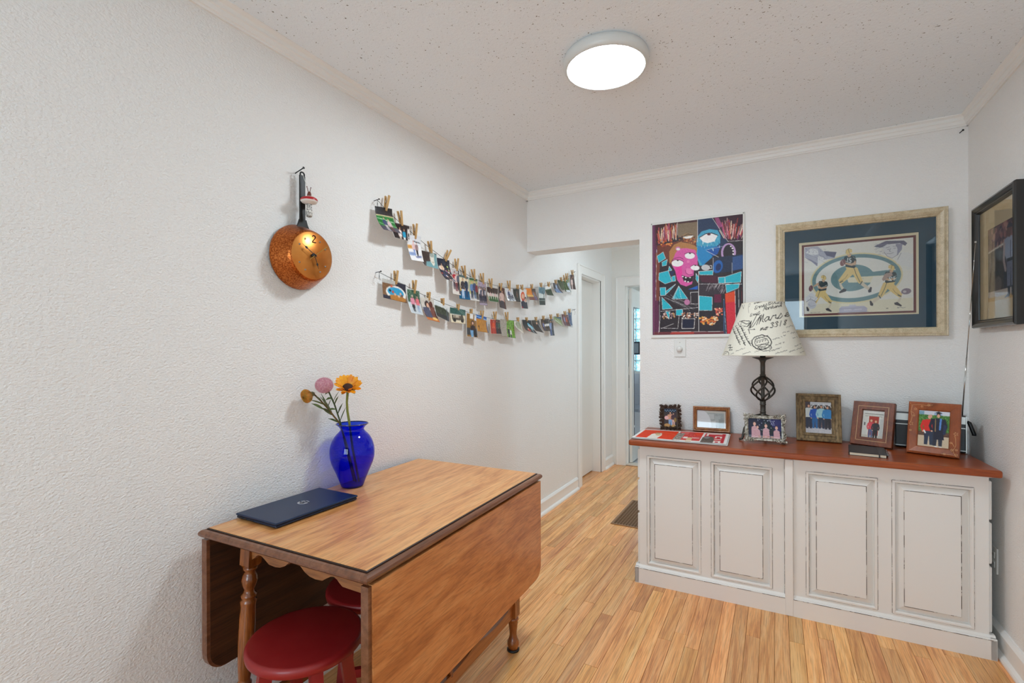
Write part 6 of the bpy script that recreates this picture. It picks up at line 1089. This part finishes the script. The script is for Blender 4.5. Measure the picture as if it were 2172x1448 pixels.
for i in range(5): spots += [(-Wf/2+(Wf)*i/4, .016), (-Wf/2+(Wf)*i/4, Hf+.006)]
for i in range(1, 6): spots += [(-Wf/2-.003, .016+(Hf-.012)*i/6), (Wf/2+.003, .016+(Hf-.012)*i/6)]
for u, z in spots:
    sc_ = rg.uniform(.018, .022); kw = dict(loc=(u, .001+rg.uniform(-.003, .001), z), rot=(rg.uniform(-.25, .25), rg.uniform(0, 6.28), rg.uniform(-.3, .3)))
    if lm is None: l0 = fobj('leaf', (V, F), M_LBR, t_, **kw); lm = l0.data; l0.scale = (sc_,)*3
    else: inst('leaf', lm, t_, kw['loc'], kw['rot'], (sc_,)*3)
cv = Cv(40, 60, (52, 34, 36)); cv.rect(0, 0, 1, .2, (26, 34, 56)); [cv.ell(.1+.1*i, .1+.05*(i % 2), .03, .02, (150, 190, 220)) for i in range(9)]; cv.man(.5, .2, .92, (206, 150, 120), (130, 166, 206), (196, 150, 90), w=.7); cv.man(.75, .24, .9, (60, 34, 46), (214, 170, 160), w=.6); cv.ell(.2, .5, .16, .1, (226, 176, 176)); cv.ell(.25, .9, .25, .1, (186, 140, 80)); cv.ell(.75, .93, .2, .08, (190, 146, 84)); cv.ell(.88, .6, .1, .12, (140, 110, 50)); cv.noise(8, 2)
frame_in(cv, -Wf/2+.0135, Wf/2-.0135, .020, Hf-.008, .0075, t_); fobj('easel_leg', box(-.012, .012, .012, .014, .006, .10), M_DARK, t_); fobj('backing', box(-Wf/2+.004, Wf/2-.004, .009, .0125, .010, Hf), M_DARK, t_)
# ornate silver frame
rz = math.atan2(.026, .215)
t_ = easel('framed_photo', 'ornate silver frame with scrolled corners and a photo of four children in stripes', 'picture frame', 1.560, 2.838, rz, math.radians(13), .012)
t_.location.y = 2.850
M_SIL = mat('antique_silver', (196, 190, 178), .3, .95, bump=(180, .4), var=(90, (120, 112, 98))); Wf, Hf = .190, .136; zc = Hf/2+.010
fobj('frame', rings(Wf, Hf, [(.0, .010), (0, .0), (.003, -.003), (.007, -.003), (.008, .001), (.012, .001), (.013, -.002), (.017, -.001), (.018, .004)], 0, zc), M_SIL, t_)
def spiral(cx, cz, r, a0, turns, sg, y_=-.004): return tube([(cx+r*(1-s_*.8)*math.cos(a0+sg*turns*2*PI*s_), y_-.002*math.sin(s_*PI), cz+r*(1-s_*.8)*math.sin(a0+sg*turns*2*PI*s_)) for s_ in [i/16 for i in range(17)]], [.0030-.0014*i/16 for i in range(17)], 6)
for sx in (-1, 1):
    for sz in (-1, 1):
        ox, oz = sx*(Wf/2-.006), zc+sz*(Hf/2-.006); G = []
        for (dx, dz, r, a0, sg) in ((.0, .0, .011, 0, 1), (-.016, .003, .0095, 2.2, -1), (-.032, .002, .008, 1, 1), (.003, -.016, .0095, 4, 1), (.002, -.031, .008, 5, -1), (.006, .006, .007, .8, 1), (-.010, -.012, .008, 3, -1), (-.044, .0, .006, .4, -1), (.0, -.043, .006, 2, 1)):
            G.append(spiral(ox+sx*dx, oz+sz*dz, r, a0 if sx > 0 else PI-a0, 1.2, sg*sx*sz))
        fobj('corner_scroll', join(*G), M_SIL, t_, smooth=True)
cv = Cv(90, 60, (22, 24, 52)); cv.rect(.68, 0, 1, .6, (40, 40, 96)); cv.rect(0, .85, 1, 1, (96, 104, 116)); cv.poly([(.35, .7), (.5, .02), (.8, .5), (.72, .8)], (22, 34, 44))
for i in range(30): cv.ell(rg.uniform(.3, .85), rg.uniform(.02, .6), .012, .018, (200, 210, 226))
for cx, v0, s_ in ((.2, .18, 1.0), (.29, .34, .8), (.54, .26, 1.0), (.85, .34, .95)):
    cv.poly([(cx-.1*s_, 1), (cx-.09*s_, v0+.28), (cx, v0+.2), (cx+.09*s_, v0+.28), (cx+.11*s_, 1)], (214, 176, 182)); [cv.line([(cx-.1*s_, v0+.32+.075*j), (cx, v0+.28+.075*j), (cx+.1*s_, v0+.33+.075*j)], .010, (150, 70, 86)) for j in range(int((1-v0)/.075)-4)]; cv.ell(cx, v0+.1, .05*s_, .11*s_, (70, 46, 44)); cv.ell(cx, v0+.12, .042*s_, .09*s_, (222, 176, 160))
[cv.ell(.35+.12*i, .92, .05, .035, (206, 160, 146)) for i in range(4)]; cv.noise(6, 2)
frame_in(cv, -Wf/2+.0165, Wf/2-.0165, zc-Hf/2+.0165, zc+Hf/2-.0165, .0035, t_); fobj('backing', box(-Wf/2+.004, Wf/2-.004, .006, .0105, .014, Hf), M_DARK, t_); fobj('easel_leg', box(-.012, .012, .0105, .0125, .014, .09), M_DARK, t_)
# ------------------------------------------------------------------ newspaper, notebook, radio
np_ = thing('newspaper', 'folded newspaper with orange and red print at the left end of the sideboard', 'newspaper', (0, 0, CT))
M_PAPER = mat('newsprint_edge', (206, 206, 204), .8)
c4 = [(.905, 2.668), (1.388, 2.692), (1.376, 3.040), (.898, 2.972)]
for i, (o1, o2) in enumerate(((0, 0), (.004, -.003), (-.003, .002))):
    q = [(x+o1, y+o2) for x, y in c4]
    if i == 0: q = [(q[0][0]-.006, q[0][1]+.01), q[1], q[2], (q[3][0]-.003, q[3][1]+.002)]
    V = [(x, y, z) for z in (.0006+i*.0022, .0024+i*.0022) for x, y in q]; fobj('newspaper_section', (V, [(3, 2, 1, 0), (4, 5, 6, 7), (0, 1, 5, 4), (1, 2, 6, 5), (2, 3, 7, 6), (3, 0, 4, 7)]), M_PAPER, np_)
cv = Cv(190, 84, (232, 230, 228)); OR = (226, 62, 22)
cv.rect(.035, .06, .44, .93, OR); cv.line([(.1, .1), (.42, .4)], .006, (240, 130, 90)); cv.poly([(.16, .97), (.17, .5), (.22, .32), (.27, .36), (.29, .6), (.27, .97)], (232, 226, 216)); cv.ell(.225, .42, .03, .09, (190, 160, 120)); cv.ell(.25, .55, .03, .1, (210, 190, 150)); cv.line([(.2, .3), (.3, .45)], .008, (120, 90, 70))
cv.rect(.455, .04, .72, .88, (206, 66, 60)); cv.rect(.455, .04, .56, .35, (214, 96, 92)); cv.rect(.63, .04, .715, .4, (222, 64, 34)); cv.rect(.44, .2, .52, .95, (150, 140, 130)); cv.noise(50, 3, (.44, .2, .52, .95)); cv.noise(40, 3, (.56, .2, .66, .6)); cv.rect(.535, .55, .58, .72, (236, 220, 214)); cv.line([(.52, .62), (.70, .60)], .012, (236, 216, 212)); cv.line([(.64, .64), (.70, .62)], .012, (236, 216, 212)); cv.poly([(.58, .98), (.58, .6), (.63, .6), (.64, .98)], (214, 180, 140)); cv.rect(.455, .88, .72, .93, (236, 232, 228))
cv.rect(.745, .07, .965, .93, (196, 36, 48)); C2 = (238, 226, 216)
for a, b, c_, d_ in ((.76, .10, .93, .17), (.76, .10, .785, .34), (.86, .34, .935, .40), (.86, .34, .88, .52), (.915, .34, .935, .52), (.84, .60, .935, .66), (.86, .76, .935, .82), (.86, .76, .88, .92), (.91, .76, .935, .92)): cv.rect(a, b, c_, d_, C2)
for j in range(4): cv.rect(.72, .08+.06*j, .742, .11+.06*j, (232, 216, 206))
cv.poly([(.735, .97), (.735, .5), (.77, .36), (.84, .42), (.86, .6), (.86, .97)], (96, 84, 76)); cv.noise(22, 3, (.735, .4, .86, .97)); cv.ell(.78, .5, .03, .12, (130, 128, 130)); cv.noise(7, 2)
zt_ = .0024+2*.0022+.0003; q = [(x-.003, y+.002) for x, y in c4]
def nf(U, V): # V=0 at the back
    x = ((q[3][0]*(1-U)+q[2][0]*U)*(1-V)+(q[0][0]*(1-U)+q[1][0]*U)*V); y = ((q[3][1]*(1-U)+q[2][1]*U)*(1-V)+(q[0][1]*(1-U)+q[1][1]*U)*V); return x, y, zt_+.0015*np.sin(U*9)*V*.5+.001*V
gridprint('front_page', cv, nf, printmat('newsprint', .75), np_)
nb = thing('notebook', 'black notebook with an elastic band lying in front of the inlaid frame', 'notebook', (1.911, 2.742, CT), (0, 0, math.radians(-6)))
M_NB = mat('black_leatherette', (30, 29, 28), .5, bump=(200, .3)); nw, nl = .142, .205
fobj('cover', box(0, nw, 0, nl, .0, .0018, .0006), M_NB, nb); fobj('cover', box(0, nw, 0, nl, .0132, .015, .0006), M_NB, nb); fobj('pages', box(.003, nw-.003, .003, nl-.003, .0018, .0132), mat('cream_pages', (226, 214, 190), .8), nb); fobj('spine', box(-.001, .002, 0, nl, 0, .015, .0006), M_NB, nb)
fobj('elastic_band', join(box(nw-.030, nw-.025, -.0012, nl+.0012, .015, .0158), box(nw-.030, nw-.025, -.0014, -.0004, 0, .0158)), M_BLACK, nb)
fobj('pen_loop', tube([(nw+.004, .02, .010), (nw+.005, .16, .010)], .0045, 10), mat('steel_pen', (150, 150, 150), .25, 1), nb, smooth=True)
ra = thing('radio', 'black and silver portable radio behind the frames with its antenna up', 'radio', (2.27, 3.045, CT), (0, 0, math.radians(-13)))
M_SILP = mat('brushed_silver', (176, 174, 168), .35, .7); M_BK = mat('black_plastic', (22, 21, 21), .4); rw, rd, rh = .262, .068, .176
fobj('body', box(-rw/2, rw/2, 0, rd, .004, rh, .004, 2), M_BK, ra); fobj('silver_trim', join(box(-rw/2+.002, rw/2-.002, -.002, .002, rh-.036, rh-.002), box(-rw/2+.002, rw/2-.002, -.002, .002, rh-.058, rh-.054), box(-rw/2, rw/2, -.002, .002, .012, .015)), M_SILP, ra)
fobj('side_trim', join(box(rw/2-.001, rw/2+.003, -.002, .006, .004, rh), box(rw/2-.001, rw/2+.003, rd-.006, rd+.001, .004, rh), box(rw/2-.001, rw/2+.003, 0, rd, rh-.008, rh+.001)), M_SILP, ra)
gg = [box(-rw/2+.01+i*.0055, -rw/2+.012+i*.0055, -.0015, .001, .02, rh-.062) for i in range(44)]; g_ = fobj('speaker_grille', join(*gg), mat('grille_brown', (52, 40, 30), .5), ra); g_['kind'] = 'stuff'
fobj('knob', box(-.036, -.018, .02, .036, rh, rh+.014, .002), M_BK, ra); fobj('carry_handle', join(tube([(rw/2+.004, .02, .150), (rw/2+.012, .02, .146), (rw/2+.028, .02, .095), (rw/2+.028, .02, .088)], .008, 8)), M_BK, ra, smooth=True)
ab = Vector((rw/2-.012, .05, rh)); Mi = (Matrix.Translation((2.27, 3.045, CT)) @ Matrix.Rotation(math.radians(-13), 4, 'Z')).inverted(); at = Mi @ Vector((2.402, 2.903, 1.767))
fobj('antenna', join(tube([tuple(ab), tuple(ab.lerp(at, .35))], .0028, 8), tube([tuple(ab.lerp(at, .34)), tuple(ab.lerp(at, .7))], .0020, 8), tube([tuple(ab.lerp(at, .69)), tuple(at)], .0014, 8)), mat('chrome', (190, 188, 184), .15, 1), ra, smooth=True); fobj('antenna_tip', tube([tuple(at), tuple(at+(at-ab).normalized()*.008)], .004, 10), M_SILP, ra)
# ------------------------------------------------------------------ bathroom things glimpsed through the door and in its mirror, plus an added light
M_POR = mat('white_porcelain', (226, 228, 232), .1)
sk = thing('pedestal_sink', 'white pedestal sink in the bathroom', 'sink', (.86, 6.72, 0))
fobj('basin', join(box(-.22, .22, -.18, .27, .74, .80, .012, 2), box(-.18, .18, -.14, .2, .62, .745, .03, 2)), M_POR, sk); fobj('pedestal', lathe([(.12, 0), (.11, .03), (.075, .1), (.07, .45), (.09, .63)], 24), M_POR, sk, smooth=True); fobj('tap', tube([(0, .2, .80), (0, .2, .90), (0, .1, .92), (0, .08, .90)], .012, 10), M_STEEL, sk, smooth=True)
tw = thing('hand_towel', 'dark grey towel hanging under the sink rim', 'towel', (.62, 6.53, .78))
V = []; F = []
for j in range(9):
    for i in range(7): V.append((-.015+.005*math.sin(i*2.1+j*.4), -.0+i*.028, -j*.055))
for j in range(8):
    for i in range(6): F.append((j*7+i, j*7+i+1, j*7+i+8, j*7+i+7))
to = fobj('towel_cloth', (V, F), mat('slate_towel', (74, 76, 92), .9), tw, smooth=True); so_ = to.modifiers.new('thickness', 'SOLIDIFY'); so_.thickness = .006
bt = thing('bathtub', 'white bathtub along the tiled bathroom wall', 'bathtub', (.25, 6.6, 0))
fobj('tub', join(box(-.34, .34, -.02, .0, 0, .42), box(-.34, .34, .37, .39, 0, .42), box(-.34, -.32, 0, .37, 0, .42), box(.32, .34, 0, .37, 0, .42), box(-.32, .32, 0, .37, 0, .1)), M_POR, bt); fobj('rim', rings(.70, .43, [(0, 0), (.0, -.03), (.05, -.03), (.05, 0)]), M_POR, bt, loc=(0, .185, .42), rot=(PI/2, 0, 0))
sp_ = thing('small_picture', 'small dark framed picture in front of the glass block window', 'picture', (.60, 6.995, 1.30))
fobj('frame', rings(.15, .19, [(0, 0), (0, -.012), (.02, -.012), (.022, -.006)]), mat('charcoal_frame', (54, 56, 66), .4), sp_); fobj('picture_sheet', rings(.108, .148, [(0, -.006), (.03, -.0062)], close_front=True), mat('grey_picture_sheet', (150, 160, 168), .6), sp_)
rb_ = thing('bathrobe', 'black robe hanging on the bathroom wall behind the door', 'robe', (-.118, 6.22, 1.93))
V = []; F = []; nI, nJ = 13, 14
for j in range(nJ+1):
    for i in range(nI+1):
        s_ = i/nI; t2 = j/nJ; wd = .07+.16*min(1, t2*2.2); V.append((.05+.05*math.sin(s_*PI)+.012*math.sin(s_*17+t2*2), (s_-.5)*2*wd, -.04-1.1*t2-(.03*math.cos((s_-.5)*2*PI) if j == 0 else 0)))
for j in range(nJ):
    for i in range(nI): F.append((j*(nI+1)+i, j*(nI+1)+i+1, (j+1)*(nI+1)+i+1, (j+1)*(nI+1)+i))
rc = fobj('robe_cloth', (V, F), mat('black_terry', (16, 16, 18), .95), rb_, smooth=True); so_ = rc.modifiers.new('thickness', 'SOLIDIFY'); so_.thickness = .012
fobj('hook', tube([(0, 0, 0), (.05, 0, 0), (.065, 0, .02)], .006, 8), M_STEEL, rb_, smooth=True)
t = thing('ceiling_light', 'unseen round light added to brighten the bathroom', 'ceiling light', (.75, 6.1, ZC))  # no fixture known here; added to brighten the bathroom seen in the mirror
fobj('housing', lathe([(.110, 0), (.123, -.004), (.126, -.02), (.118, -.045), (.110, -.046)], 40, False), mat('added_bath_light_rim', (214, 216, 214), .35), t, smooth=True)
fobj('diffuser', lathe([(.110, -.040), (.110, -.044), (.0001, -.047)], 40, False), mat('added_bath_light_diffuser', (255, 255, 255), .5, emis=LAMP_STRENGTH*.7), t, smooth=True)
